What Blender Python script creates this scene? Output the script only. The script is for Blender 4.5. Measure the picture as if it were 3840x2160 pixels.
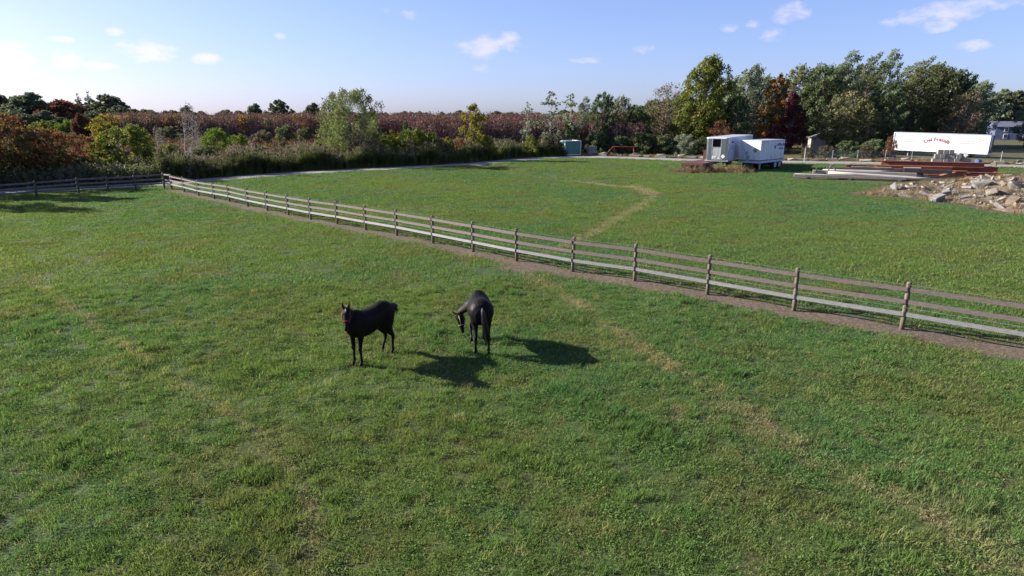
import bpy, bmesh, math, random
import numpy as np
from mathutils import Vector, Matrix, Quaternion

for _o in list(bpy.data.objects):
    bpy.data.objects.remove(_o)
SC = bpy.context.scene
COL = SC.collection
R = math.radians

# ------------------------------------------------------------------ camera
CAM_H = 5.8
PITCH = 14.93
cam_d = bpy.data.cameras.new('camera')
cam_d.sensor_width = 36.0
cam_d.lens = 22.5
cam_d.clip_start = 0.1
cam_d.clip_end = 6000
cam = bpy.data.objects.new('camera', cam_d)
COL.objects.link(cam)
cam.location = (0, 0, CAM_H)
cam.rotation_euler = (R(90 - PITCH), 0, 0)
SC.camera = cam

# ------------------------------------------------------------------ sun + sky
SUN_EL = 25.0
SUN_AZ = -75.2          # degrees from +Y, towards +X
SUN_STRENGTH = 5.0
SKY_STRENGTH = 0.075
EXPOSURE = 1.68

def sph(az, el):
    a, e = R(az), R(el)
    return Vector((math.sin(a) * math.cos(e), math.cos(a) * math.cos(e), math.sin(e)))

sun_d = bpy.data.lights.new('sun', 'SUN')
sun_d.energy = SUN_STRENGTH
sun_d.angle = R(0.53)
sun_d.color = (1.0, 0.93, 0.83)
sun = bpy.data.objects.new('sun', sun_d)
COL.objects.link(sun)
sun.location = (-60, 20, 40)
sun.rotation_euler = sph(SUN_AZ, SUN_EL).to_track_quat('Z', 'Y').to_euler()

world = bpy.data.worlds.new('World')
SC.world = world
world.use_nodes = True

def build_world():
    nt = world.node_tree
    N, L = nt.nodes, nt.links
    for n in list(N):
        N.remove(n)
    out = N.new('ShaderNodeOutputWorld')
    bg = N.new('ShaderNodeBackground')
    bg.inputs['Strength'].default_value = SKY_STRENGTH
    sky = N.new('ShaderNodeTexSky')
    sky.sky_type = 'NISHITA'
    sky.sun_disc = False
    sky.sun_elevation = R(SUN_EL)
    sky.sun_rotation = R(SUN_AZ)
    sky.altitude = 200
    sky.air_density = 0.8
    sky.dust_density = 1.2
    sky.ozone_density = 6.0
    tc = N.new('ShaderNodeTexCoord')
    def M(op, a, b=None, c=None):
        n = N.new('ShaderNodeMath'); n.operation = op
        for i, v in enumerate((a, b, c)):
            if v is None: continue
            if isinstance(v, (int, float)): n.inputs[i].default_value = v
            else: L.new(v, n.inputs[i])
        return n.outputs[0]
    nrm = N.new('ShaderNodeVectorMath'); nrm.operation = 'NORMALIZE'
    L.new(tc.outputs['Generated'], nrm.inputs[0])
    sep = N.new('ShaderNodeSeparateXYZ')
    L.new(nrm.outputs[0], sep.inputs[0])
    dx, dy, dz = sep.outputs
    az = M('MULTIPLY', M('ARCTAN2', dx, dy), 57.2958)
    el = M('MULTIPLY', M('ARCSINE', dz), 57.2958)
    # small fair-weather clouds: (azimuth, elevation, half width, half height, weight)
    clouds = [(-2.1, 5.9, 2.5, .95, 1.0), (-0.3, 6.5, .9, .5, .75), (-2.5, 4.1, .8, .5, .62), (-28.2, 4.9, 2.0, .85, 1.0),
              (-36.6, 4.3, 1.5, .9, 1.0), (-33.4, 4.0, .95, .75, .85), (-24.2, 4.4, 1.2, .42, .85), (-31.5, 3.6, 1.2, .33, .7),
              (-33.4, 5.3, .8, .24, .75), (-30.1, 6.0, .6, .3, .8), (-18.7, 6.2, .5, .3, .6), (-8.5, 8.2, .7, .4, .55),
              (-10.5, 8.5, .5, .25, .5), (11.0, 5.5, .95, .38, .6), (6.4, 4.7, 1.5, .26, .48), (21.9, 7.9, 1.45, .75, .8),
              (20.5, 6.3, 1.25, .55, .6), (19.4, 7.1, .6, .35, .55), (17.6, 6.9, .7, .3, .52), (31.6, 7.2, 2.7, .7, .78),
              (31.7, 6.4, 1.2, .5, .66), (28.6, 6.8, .8, .45, .6), (34.1, 4.9, 1.2, .38, .55), (35.0, 7.6, 2.4, .5, .66),
              (-52, 9, 3, 1.1, .9), (-63, 6, 2.2, .9, .9), (48, 9, 2.6, .9, .75), (58, 6, 2.2, .8, .7), (5, 15, 3.5, 1.3, .8),
              (-20, 18, 3.2, 1.3, .8), (34, 19, 3.6, 1.2, .7)]
    vm = N.new('ShaderNodeVectorMath'); vm.operation = 'MULTIPLY'
    L.new(nrm.outputs[0], vm.inputs[0]); vm.inputs[1].default_value = (1, 1, 1.9)
    def noise(scale, detail, rough=0.6):
        n = N.new('ShaderNodeTexNoise')
        n.inputs['Scale'].default_value = scale
        n.inputs['Detail'].default_value = detail
        n.inputs['Roughness'].default_value = rough
        L.new(vm.outputs[0], n.inputs['Vector'])
        return n.outputs['Fac']
    n1 = noise(38, 7, .62)
    n2 = noise(15, 3, .5)
    total = None
    for (a, e, w, h, k) in clouds:
        u = M('DIVIDE', M('SUBTRACT', az, a), w * 1.25)
        vv = M('DIVIDE', M('SUBTRACT', el, e - .18 * h), h * 1.25)
        d2 = M('ADD', M('MULTIPLY', u, u), M('MULTIPLY', vv, vv))
        f = M('MULTIPLY', M('MAXIMUM', M('SUBTRACT', 1.0, d2), 0.0), k)
        total = f if total is None else M('MAXIMUM', total, f)
    dens = M('ADD', M('MULTIPLY', total, .9), M('MULTIPLY', M('SUBTRACT', n1, .5), 2.1))
    dens = M('ADD', dens, M('MULTIPLY', M('SUBTRACT', n2, .5), .9))
    dens = M('MULTIPLY', dens, M('MINIMUM', M('MULTIPLY', total, 6.0), 1.0))
    mr = N.new('ShaderNodeMapRange'); mr.interpolation_type = 'SMOOTHSTEP'
    L.new(dens, mr.inputs[0])
    mr.inputs[1].default_value = .08; mr.inputs[2].default_value = 1.1
    mr.inputs[3].default_value = 0; mr.inputs[4].default_value = .7
    mix = N.new('ShaderNodeMix'); mix.data_type = 'RGBA'
    L.new(mr.outputs[0], mix.inputs['Factor'])
    grd = N.new('ShaderNodeMix'); grd.data_type = 'RGBA'; grd.blend_type = 'MULTIPLY'
    grd.inputs['Factor'].default_value = 1.0
    gam = N.new('ShaderNodeGamma'); gam.inputs['Gamma'].default_value = .75
    L.new(sky.outputs['Color'], gam.inputs['Color'])
    L.new(gam.outputs['Color'], grd.inputs['A'])
    grd.inputs['B'].default_value = SKY_TINT
    L.new(grd.outputs['Result'], mix.inputs['A'])
    # cloud light: sun-lit white a little above the sky around it
    add = N.new('ShaderNodeMix'); add.data_type = 'RGBA'; add.blend_type = 'ADD'
    add.inputs['Factor'].default_value = 1.0
    sc2 = N.new('ShaderNodeMix'); sc2.data_type = 'RGBA'; sc2.blend_type = 'MULTIPLY'
    sc2.inputs['Factor'].default_value = 1.0
    L.new(grd.outputs['Result'], sc2.inputs['A'])
    sc2.inputs['B'].default_value = (.55, .5, .5, 1)
    L.new(sc2.outputs['Result'], add.inputs['A'])
    add.inputs['B'].default_value = (3.0, 2.5, 2.6, 1)
    L.new(add.outputs['Result'], mix.inputs['B'])
    L.new(mix.outputs['Result'], bg.inputs['Color'])
    L.new(bg.outputs[0], out.inputs[0])
SKY_TINT = (1.21, 1.10, 1.30, 1)
build_world()

SC.view_settings.view_transform = 'Standard'
SC.view_settings.look = 'None'
SC.view_settings.gamma = 1.0
SC.view_settings.exposure = EXPOSURE
SC.view_settings.use_curve_mapping = False
SC.render.engine = 'CYCLES'
SC.cycles.max_bounces = 6
SC.cycles.diffuse_bounces = 3
SC.cycles.glossy_bounces = 2
SC.cycles.transmission_bounces = 4
SC.cycles.transparent_max_bounces = 6
SC.cycles.sample_clamp_indirect = 4.0

# ------------------------------------------------------------------ helpers
def put(xd, Y, z=0.0):
    """ground position at distance Y in front of the drone, along the bearing of column xd of a 2576-wide frame"""
    c = (xd * 1.490683 - 1920.0) / 2400.0
    return c * (Y * math.cos(R(PITCH)) + (CAM_H - z) * math.sin(R(PITCH)))

def tag(o, label=None, cat=None, group=None, kind=None):
    if label: o['label'] = label
    if cat: o['category'] = cat
    if group: o['group'] = group
    if kind: o['kind'] = kind
    elif label: o['kind'] = 'thing'
    return o

def link(o, parent=None):
    COL.objects.link(o)
    if parent is not None: o.parent = parent
    return o

def empty(name, loc, rz=0.0, ry=0.0):
    o = bpy.data.objects.new(name, None)
    o.empty_display_size = .3
    o.location = loc
    o.rotation_euler = (0, ry, rz)
    return link(o)

def mesh_obj(name, me, mat=None, parent=None, loc=None):
    o = bpy.data.objects.new(name, me)
    if mat is not None and len(me.materials) == 0:
        me.materials.append(mat)
    if loc is not None: o.location = loc
    return link(o, parent)

class MB:
    """collects verts and faces for one mesh"""
    def __init__(self):
        self.v = []; self.f = []
    def add(self, vs, fs):
        b = len(self.v)
        self.v.extend([tuple(p) for p in vs])
        self.f.extend([tuple(i + b for i in f) for f in fs])
        return self
    def box(self, c, s, rot=None):
        hx, hy, hz = s[0] / 2, s[1] / 2, s[2] / 2
        vs = [Vector((x, y, z)) for x in (-hx, hx) for y in (-hy, hy) for z in (-hz, hz)]
        if rot is not None: vs = [rot @ p for p in vs]
        vs = [p + Vector(c) for p in vs]
        return self.add(vs, [(0, 1, 3, 2), (4, 6, 7, 5), (0, 4, 5, 1), (2, 3, 7, 6), (0, 2, 6, 4), (1, 5, 7, 3)])
    def bar(self, a, b, w, h):
        a, b = Vector(a), Vector(b)
        d = b - a
        q = d.to_track_quat('X', 'Z').to_matrix()
        return self.box((a + b) / 2, (d.length, w, h), q)
    def tube(self, pts, rad, n=8, cap=True):
        pts = [Vector(p) for p in pts]
        if isinstance(rad, (int, float)): rad = [rad] * len(pts)
        rings = []
        up = Vector((0.13, 0.31, 0.94))
        for i, p in enumerate(pts):
            t = (pts[min(i + 1, len(pts) - 1)] - pts[max(i - 1, 0)])
            if t.length < 1e-9: t = Vector((0, 0, 1))
            t.normalize()
            a = t.cross(up)
            if a.length < .05: a = t.cross(Vector((1, 0, 0)))
            a.normalize(); b = t.cross(a)
            rings.append([p + (a * math.cos(k * 2 * math.pi / n) + b * math.sin(k * 2 * math.pi / n)) * rad[i] for k in range(n)])
        vs = [p for r_ in rings for p in r_]
        fs = []
        for i in range(len(pts) - 1):
            for k in range(n):
                k2 = (k + 1) % n
                fs.append((i * n + k, i * n + k2, (i + 1) * n + k2, (i + 1) * n + k))
        if cap:
            fs.append(tuple(range(n - 1, -1, -1)))
            fs.append(tuple((len(pts) - 1) * n + k for k in range(n)))
        return self.add(vs, fs)
    def loft(self, rings):
        n = len(rings[0])
        vs = [p for r_ in rings for p in r_]
        fs = []
        for i in range(len(rings) - 1):
            for k in range(n):
                k2 = (k + 1) % n
                fs.append((i * n + k, i * n + k2, (i + 1) * n + k2, (i + 1) * n + k))
        fs.append(tuple(range(n - 1, -1, -1)))
        fs.append(tuple((len(rings) - 1) * n + k for k in range(n)))
        return self.add(vs, fs)
    def mesh(self, name, smooth=False, fix=True):
        me = bpy.data.meshes.new(name)
        me.from_pydata(self.v, [], self.f)
        if fix:
            bm = bmesh.new(); bm.from_mesh(me)
            bmesh.ops.recalc_face_normals(bm, faces=bm.faces)
            bm.to_mesh(me); bm.free()
        if smooth:
            for p in me.polygons: p.use_smooth = True
        me.update()
        return me
    def build(self, name, mat, parent=None, loc=None, smooth=False, bevel=0):
        o = mesh_obj(name, self.mesh(name, smooth), mat, parent, loc)
        if bevel:
            m = o.modifiers.new('bevel', 'BEVEL'); m.width = bevel; m.segments = 2
            m.limit_method = 'ANGLE'
        return o

# ------------------------------------------------------------------ materials
MATS = {}
class NB:
    def __init__(self, name):
        m = bpy.data.materials.new(name); m.use_nodes = True
        self.m = m; self.nt = m.node_tree; self.N = self.nt.nodes; self.L = self.nt.links
        for n in list(self.N): self.N.remove(n)
        self.out = self.N.new('ShaderNodeOutputMaterial')
        MATS[name] = m
    def link(self, a, b): self.L.new(a, b)
    def val(self, sock, v):
        if isinstance(v, (int, float)): sock.default_value = v
        elif isinstance(v, tuple): sock.default_value = v if len(v) == 4 else (*v, 1)
        else: self.L.new(v, sock)
    def math(self, op, a, b=None):
        n = self.N.new('ShaderNodeMath'); n.operation = op
        self.val(n.inputs[0], a)
        if b is not None: self.val(n.inputs[1], b)
        return n.outputs[0]
    def pos(self):
        return self.N.new('ShaderNodeNewGeometry').outputs['Position']
    def obj(self):
        return self.N.new('ShaderNodeTexCoord').outputs['Object']
    def noise(self, vec, scale, detail=3, rough=.55, stretch=None):
        if stretch:
            mp = self.N.new('ShaderNodeMapping'); mp.inputs['Scale'].default_value = stretch
            self.L.new(vec, mp.inputs['Vector']); vec = mp.outputs[0]
        n = self.N.new('ShaderNodeTexNoise')
        n.inputs['Scale'].default_value = scale; n.inputs['Detail'].default_value = detail
        n.inputs['Roughness'].default_value = rough
        self.L.new(vec, n.inputs['Vector'])
        return n.outputs['Fac']
    def ramp(self, fac, lo, hi, a=0.0, b=1.0):
        n = self.N.new('ShaderNodeMapRange'); n.interpolation_type = 'SMOOTHSTEP'
        self.val(n.inputs[0], fac)
        for i, v in enumerate((lo, hi, a, b)): n.inputs[i + 1].default_value = v
        return n.outputs[0]
    def mix(self, fac, a, b, blend='MIX'):
        n = self.N.new('ShaderNodeMix'); n.data_type = 'RGBA'; n.blend_type = blend
        self.val(n.inputs['Factor'], fac)
        self.val(n.inputs['A'], a); self.val(n.inputs['B'], b)
        return n.outputs['Result']
    def attr(self, name, kind='GEOMETRY'):
        n = self.N.new('ShaderNodeAttribute'); n.attribute_name = name; n.attribute_type = kind
        return n.outputs['Fac']
    def rand(self):
        return self.N.new('ShaderNodeObjectInfo').outputs['Random']
    def bump(self, h, strength=.3, dist=.02):
        n = self.N.new('ShaderNodeBump'); n.inputs['Strength'].default_value = strength
        n.inputs['Distance'].default_value = dist
        self.L.new(h, n.inputs['Height'])
        return n.outputs[0]
    def principled(self, color, rough=.7, metal=0.0, normal=None, spec=.4):
        p = self.N.new('ShaderNodeBsdfPrincipled')
        self.val(p.inputs['Base Color'], color)
        self.val(p.inputs['Roughness'], rough)
        p.inputs['Metallic'].default_value = metal
        p.inputs['Specular IOR Level'].default_value = spec
        if normal is not None: self.L.new(normal, p.inputs['Normal'])
        self.L.new(p.outputs[0], self.out.inputs[0])
        return self.m
    def leafy(self, color, trans=.35, tcol=None, gloss=.008):
        d = self.N.new('ShaderNodeBsdfDiffuse'); t = self.N.new('ShaderNodeBsdfTranslucent')
        self.val(d.inputs[0], color)
        self.val(t.inputs[0], tcol if tcol is not None else color)
        mx = self.N.new('ShaderNodeMixShader'); mx.inputs[0].default_value = trans
        self.L.new(d.outputs[0], mx.inputs[1]); self.L.new(t.outputs[0], mx.inputs[2])
        g = self.N.new('ShaderNodeBsdfGlossy'); g.inputs['Roughness'].default_value = .45
        m2 = self.N.new('ShaderNodeMixShader'); m2.inputs[0].default_value = gloss
        self.L.new(mx.outputs[0], m2.inputs[1]); self.L.new(g.outputs[0], m2.inputs[2])
        self.L.new(m2.outputs[0], self.out.inputs[0])
        return self.m

def worn(name, c1, c2, scale=3.0, rough=.75, metal=0.0, bump=.2, bdist=.01, stretch=None, spec=.35, c3=None, var=.25, lo=.3, hi=.7):
    """two-tone weathered surface, tones by noise, a third spotty tone, and a little tone change per object"""
    b = NB(name); v = b.obj()
    n1 = b.noise(v, scale, 5, .6, stretch)
    col = b.mix(b.ramp(n1, lo, hi), c1, c2)
    if c3 is not None:
        n3 = b.noise(v, scale * 2.3 + 1.7, 6, .65, stretch)
        col = b.mix(b.ramp(n3, .56, .68), col, c3)
    if var:
        k = b.math('ADD', b.math('MULTIPLY', b.rand(), var), 1 - var / 2)
        cm = b.N.new('ShaderNodeCombineColor')
        for i in range(3): b.L.new(k, cm.inputs[i])
        col = b.mix(1.0, col, cm.outputs[0], 'MULTIPLY')
    n2 = b.noise(v, scale * 7, 4, .6, stretch)
    return b.principled(col, rough, metal, b.bump(n2, bump, bdist) if bump else None, spec)

def leaf_mat(name, a, b_, c=None, trans=.35, scale=.35, cfrac=.6, var=.35):
    b = NB(name)
    v = b.attr('var')
    col = b.mix(v, a, b_)
    if c is not None:
        n = b.noise(b.obj(), scale, 2, .5)
        n = b.math('ADD', n, b.math('MULTIPLY', b.math('SUBTRACT', v, .5), .25))
        col = b.mix(b.ramp(n, cfrac - .1, cfrac + .1), col, c)
    k = b.math('ADD', b.math('MULTIPLY', b.rand(), var), 1 - var / 2)
    cm = b.N.new('ShaderNodeCombineColor')
    for i in range(3): b.L.new(k, cm.inputs[i])
    col = b.mix(1.0, col, cm.outputs[0], 'MULTIPLY')
    return b.leafy(col, trans)

# grass tone, shared by ground sheet and blades so that they belong together
def grass_tone(b, dry):
    p = b.pos()
    sepz = b.N.new('ShaderNodeVectorMath'); sepz.operation = 'MULTIPLY'
    b.L.new(p, sepz.inputs[0]); sepz.inputs[1].default_value = (1, 1, 0)
    p = sepz.outputs[0]
    big = b.noise(p, .055, 3, .55)
    mid = b.noise(p, .35, 4, .6)
    fine = b.noise(p, 2.3, 4, .6)
    c = b.mix(b.ramp(big, .38, .62), (.112, .176, .048), (.070, .158, .056))
    c = b.mix(b.math('MULTIPLY', b.ramp(mid, .45, .66), .62), c, (.13, .142, .048))
    c = b.mix(b.math('MULTIPLY', b.ramp(fine, .5, .72), .55), c, (.155, .14, .064))
    c = b.mix(b.math('MULTIPLY', b.ramp(b.noise(p, 1.1, 3, .6), .54, .7), .5), c, (.04, .10, .028))
    dn = b.math('ADD', dry, b.math('MULTIPLY', b.math('SUBTRACT', fine, .5), .9))
    c = b.mix(b.math('MULTIPLY', b.ramp(dn, .25, .95), .85), c, (.26, .225, .13))
    return c, p

def make_ground_mat():
    b = NB('ground_grass_and_soil')
    dry = b.attr('dry'); dirt = b.attr('dirt'); lit = b.attr('litter')
    c, p = grass_tone(b, dry)
    mottled = b.noise(p, 9, 5, .7)
    grit = b.noise(p, 34, 4, .7)
    c = b.mix(b.ramp(mottled, .35, .7), b.mix(1.0, c, (.52, .45, .5), 'MULTIPLY'), b.mix(1.0, c, (.88, .84, .85), 'MULTIPLY'))
    c = b.mix(b.ramp(grit, .42, .62), b.mix(1.0, c, (.45, .42, .42), 'MULTIPLY'), c)
    dm = b.math('ADD', dirt, b.math('MULTIPLY', b.math('SUBTRACT', b.noise(p, 1.6, 5, .65), .5), .9))
    soil = b.mix(b.ramp(b.noise(p, 6, 5, .7), .35, .65), (.065, .049, .036), (.12, .092, .069))
    soil = b.mix(b.ramp(b.noise(p, 26, 3, .7), .55, .7), soil, (.20, .155, .105))
    c = b.mix(b.ramp(dm, .40, .66), c, soil)
    lm = b.math('ADD', lit, b.math('MULTIPLY', b.math('SUBTRACT', b.noise(p, .8, 5, .65), .5), .7))
    lc = b.mix(b.ramp(b.noise(p, 3, 5, .7), .35, .65), (.05, .042, .02), (.11, .085, .04))
    c = b.mix(b.ramp(lm, .42, .6), c, lc)
    b.principled(c, .9, 0, b.bump(mottled, .7, .06), .1)
    return b.m

def make_blade_mat():
    b = NB('grass_blades')
    dry = b.attr('dry', 'INSTANCER')
    c, p = grass_tone(b, dry)
    v = b.attr('var')
    c = b.mix(b.math('MULTIPLY', b.ramp(v, .78, .97), .7), c, (.22, .18, .085))
    k = b.math('ADD', b.math('MULTIPLY', v, .75), .72)
    cm = b.N.new('ShaderNodeCombineColor')
    for i in range(3): b.L.new(k, cm.inputs[i])
    c = b.mix(1.0, c, cm.outputs[0], 'MULTIPLY')
    t = b.mix(1.0, c, (1.2, 1.2, .8), 'MULTIPLY')
    return b.leafy(c, .42, t, .0)

GROUND_MAT = make_ground_mat()
BLADE_MAT = make_blade_mat()
worn('gravel', (.15, .138, .125), (.24, .222, .205), 6, .95, bump=.5, bdist=.03, c3=(.15, .13, .11), var=0)
worn('post_wood', (.085, .07, .05), (.17, .135, .095), 5, .85, stretch=(6, 6, .7), c3=(.09, .07, .055))
worn('shade_post', (.05, .042, .036), (.10, .085, .07), 5, .85, stretch=(6, 6, .7))  # post wood again, with the tree shade worked into its colour
worn('vinyl_rail', (.085, .066, .064), (.13, .10, .098), 2, .6, bump=.1, stretch=(.6, 6, 14), spec=.25, var=.1)
worn('pale_sheen_rail', (.14, .134, .142), (.20, .192, .205), 2, .5, bump=.1, stretch=(.6, 6, 14), spec=.4, var=.1)  # pale rail with a sky reflection put into its colour
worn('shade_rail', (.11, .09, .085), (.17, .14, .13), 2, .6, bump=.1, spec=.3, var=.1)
worn('bracket_metal', (.035, .02, .018), (.07, .04, .035), 8, .6, bump=.1)
worn('wire', (.16, .16, .15), (.25, .25, .24), 8, .5, bump=0)
worn('limestone', (.15, .133, .105), (.235, .212, .175), 2.2, .9, bump=.6, bdist=.04, c3=(.25, .22, .16), var=.4)
worn('concrete', (.145, .139, .13), (.235, .224, .208), 2.5, .9, bump=.5, bdist=.02, c3=(.25, .235, .215), var=.35)
worn('dark_stone', (.11, .11, .12), (.19, .185, .18), 2.5, .9, bump=.5, bdist=.02, var=.4)
worn('tan_stone', (.17, .13, .085), (.235, .19, .13), 2.5, .9, bump=.5, bdist=.02, var=.35)
worn('white_paint', (.58, .58, .58), (.68, .68, .68), 1.2, .5, bump=.03, var=.05, stretch=(2.5, 2.5, .35), c3=(.54, .53, .52))
worn('trailer_shade_white', (.35, .40, .55), (.48, .53, .66), 1.5, .5, bump=.04, var=.05, c3=(.27, .30, .40), stretch=(2.5, 2.5, .35))  # grimy white; blue of the sky-lit shaded side tinted into the colour
worn('trailer_white', (.50, .51, .54), (.66, .66, .68), 1.5, .5, bump=.05, var=.05, c3=(.36, .35, .35), stretch=(2.5, 2.5, .35))
worn('aluminium', (.30, .31, .33), (.5, .51, .52), 2, .25, metal=1.0, bump=.06, stretch=(5, 5, .5), var=.05, c3=(.32, .34, .34))
worn('dirty_panel', (.20, .23, .22), (.36, .38, .37), 2.5, .6, bump=.1, stretch=(2, 2, .8), c3=(.10, .13, .10), var=.05)
worn('dark_interior', (.012, .01, .009), (.02, .017, .015), 3, .9, bump=0, var=0)
worn('black_steel', (.015, .015, .016), (.03, .029, .03), 4, .6, bump=.1)
worn('rubber', (.018, .018, .019), (.035, .034, .034), 6, .85, bump=.1)
worn('rim_grey', (.3, .3, .3), (.45, .45, .44), 5, .5, bump=.05)
worn('rust', (.16, .055, .038), (.24, .092, .058), 2.5, .8, bump=.3, c3=(.34, .13, .05), var=.3, stretch=(.6, 3, 3))
worn('rust_bright', (.28, .095, .05), (.36, .14, .065), 2.5, .75, bump=.3, c3=(.22, .06, .03), var=.2)
worn('maroon_paint', (.06, .016, .018), (.10, .028, .028), 3, .6, bump=.15, c3=(.07, .02, .02), stretch=(1, 4, 4))
worn('red_paint', (.36, .05, .045), (.46, .10, .08), 5, .55, bump=.1, c3=(.25, .07, .05))
worn('yellow_rim', (.62, .50, .20), (.75, .66, .38), 5, .5, bump=.05)
worn('grey_timber', (.15, .135, .115), (.27, .245, .215), 3, .85, bump=.3, stretch=(.35, 5, 5), c3=(.20, .18, .165), var=.3)
worn('pale_pole', (.25, .23, .21), (.36, .335, .31), 3, .85, bump=.2, stretch=(.35, 5, 5), c3=(.33, .3, .27), var=.2)
worn('dark_timber', (.055, .045, .042), (.11, .09, .085), 3, .85, bump=.3, stretch=(.35, 5, 5), c3=(.17, .15, .145), var=.4)
worn('green_metal', (.045, .14, .115), (.065, .18, .15), 3, .5, bump=.05, spec=.5, var=.1)
worn('siding_beige', (.33, .29, .25), (.40, .355, .31), 1.5, .8, bump=.1, var=.05)
worn('siding_blue', (.06, .072, .13), (.085, .10, .165), 1.5, .8, bump=.1, var=.05)
worn('roof_grey', (.10, .10, .105), (.16, .155, .15), 3, .9, bump=.3, var=.1)
worn('roof_blue', (.06, .065, .10), (.085, .09, .13), 3, .9, bump=.3, var=.1)
worn('window_dark', (.02, .025, .03), (.035, .04, .05), 3, .12, bump=0, spec=.6, var=0)
worn('galvanised', (.42, .43, .44), (.55, .56, .57), 6, .4, metal=.6, bump=.05)
worn('bark', (.10, .085, .07), (.17, .15, .125), 3, .9, bump=.5, bdist=.03, stretch=(3, 3, .5), var=.3)
worn('bark_pale', (.28, .26, .235), (.40, .38, .35), 3, .9, bump=.4, bdist=.02, stretch=(3, 3, .5), var=.25)
worn('mound_soil', (.10, .075, .052), (.17, .13, .092), 1.4, .95, bump=.8, bdist=.08, c3=(.12, .10, .06), var=0)
worn('blue_plastic', (.03, .06, .16), (.05, .09, .22), 4, .5, bump=.05)
worn('print_maroon', (.17, .015, .035), (.2, .02, .04), 4, .6, bump=0, var=0)
worn('print_red', (.46, .07, .10), (.5, .09, .12), 4, .6, bump=0, var=0)
worn('print_green', (.05, .24, .14), (.06, .28, .16), 4, .6, bump=0, var=0)
worn('print_grey', (.30, .30, .33), (.36, .36, .39), 4, .6, bump=0, var=0)
worn('print_faint', (.62, .62, .65), (.66, .66, .69), 4, .6, bump=0, var=0)
worn('print_blue', (.05, .07, .20), (.07, .09, .24), 4, .6, bump=0, var=0)
worn('purple_trim', (.07, .05, .22), (.10, .07, .28), 4, .6, bump=0, var=0)
worn('orange_plate', (.62, .16, .03), (.68, .2, .05), 4, .6, bump=0, var=0)
worn('halter_red', (.32, .02, .03), (.42, .04, .045), 8, .6, bump=.1, var=0)
worn('halter_tan', (.42, .31, .18), (.5, .38, .24), 8, .6, bump=.1, var=0)

# ------------------------------------------------------------------ terrain
rng = np.random.default_rng(11)
def smooth_line(pts, step=1.0):
    pts = [np.array(p, float) for p in pts]
    out = []
    P_ = [2 * pts[0] - pts[1]] + pts + [2 * pts[-1] - pts[-2]]
    for i in range(1, len(P_) - 2):
        p0, p1, p2, p3 = P_[i - 1:i + 3]
        n = max(2, int(np.linalg.norm(p2 - p1) / step))
        for k in range(n):
            t = k / n
            out.append(.5 * ((2 * p1) + (-p0 + p2) * t + (2 * p0 - 5 * p1 + 4 * p2 - p3) * t * t + (-p0 + 3 * p1 - 3 * p2 + p3) * t ** 3))
    out.append(pts[-1])
    return np.array(out)
def dist_line(xy, line):
    """distance of points (N,2) to a polyline"""
    d = np.full(len(xy), 1e9)
    for a, b in zip(line[:-1], line[1:]):
        ab = b - a
        t = np.clip(((xy - a) @ ab) / max(ab @ ab, 1e-9), 0, 1)
        d = np.minimum(d, np.hypot(*(xy - (a + t[:, None] * ab)).T))
    return d

ROAD = smooth_line([(-95, 18), (-70, 32), (-55, 41), (-40.8, 50.9), (-31.8, 58), (-24.6, 68), (-17.6, 74.2), (-9.6, 80), (-3.6, 85.7), (2.6, 94.2),
                    (7.5, 98.2), (13.0, 98.8), (23.3, 92.6), (37.8, 87.2), (55, 82.8), (66, 77.5), (85, 70), (120, 60)], 1.2)
FENCE = np.array([(-28.57, 54.07), (-26.3, 51.65), (-24.03, 49.27), (-21.81, 47.05), (-19.93, 45.23), (-17.81, 43.14), (-15.72, 41.05), (-13.75, 39.24),
                  (-11.83, 37.45), (-9.8, 35.66), (-7.81, 33.87), (-5.82, 32.0), (-3.76, 30.02), (-1.72, 27.95), (.2, 26.05), (2.36, 24.28), (4.49, 22.7),
                  (6.65, 20.99), (8.8, 19.12), (11.04, 17.22), (13.3, 15.35), (15.6, 13.4)])
SIDE = np.array([(-29.4, 54.5), (-31.23, 53.46), (-32.75, 52.2), (-34.2, 50.8), (-35.81, 48.4), (-37.6, 45.9), (-39.4, 43.4)])
TRACKS = [(smooth_line([(-24, 29), (-22.42, 27.46), (-14.86, 20.2), (-10.8, 16.48), (-9.39, 15.13), (-7.37, 13.27), (-5.95, 12.06), (-3.72, 9.76), (-2.5, 7)], .6), .17, .8),
          (smooth_line([(.03, 25.3), (1.3, 22.0), (2.38, 19.08), (3.41, 15.56), (3.9, 14.21), (4.8, 11.53), (5.72, 9.51), (6.45, 8.12), (7.5, 5)], .6), .44, .76),
          (smooth_line([(.09, 72.6), (3.4, 66.6), (5.54, 63.47)], .6), .6, .72), (smooth_line([(5.54, 63.47), (7.6, 60.9), (9.43, 58.41), (10.6, 55.2), (10.99, 51.99), (10.9, 50)], .6), .75, 1.3),
          (smooth_line([(10.9, 50), (10.5, 48.01), (8.15, 41.97), (5.82, 36.95), (3.39, 31.26), (1, 27)], .6), .5, .78),
          (smooth_line([(11.6, 49), (10.2, 42.5), (7.4, 35.5), (5.2, 30)], .6), .3, .45)]
SWALE = smooth_line([(-5, 84), (-2.2, 77.5), (.3, 72.4), (5.5, 63.5), (9.4, 58.4)], 1)
MOUND_C, MOUND_R = np.array([47.5, 47.6]), np.array([19.0, 11.0])

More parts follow.
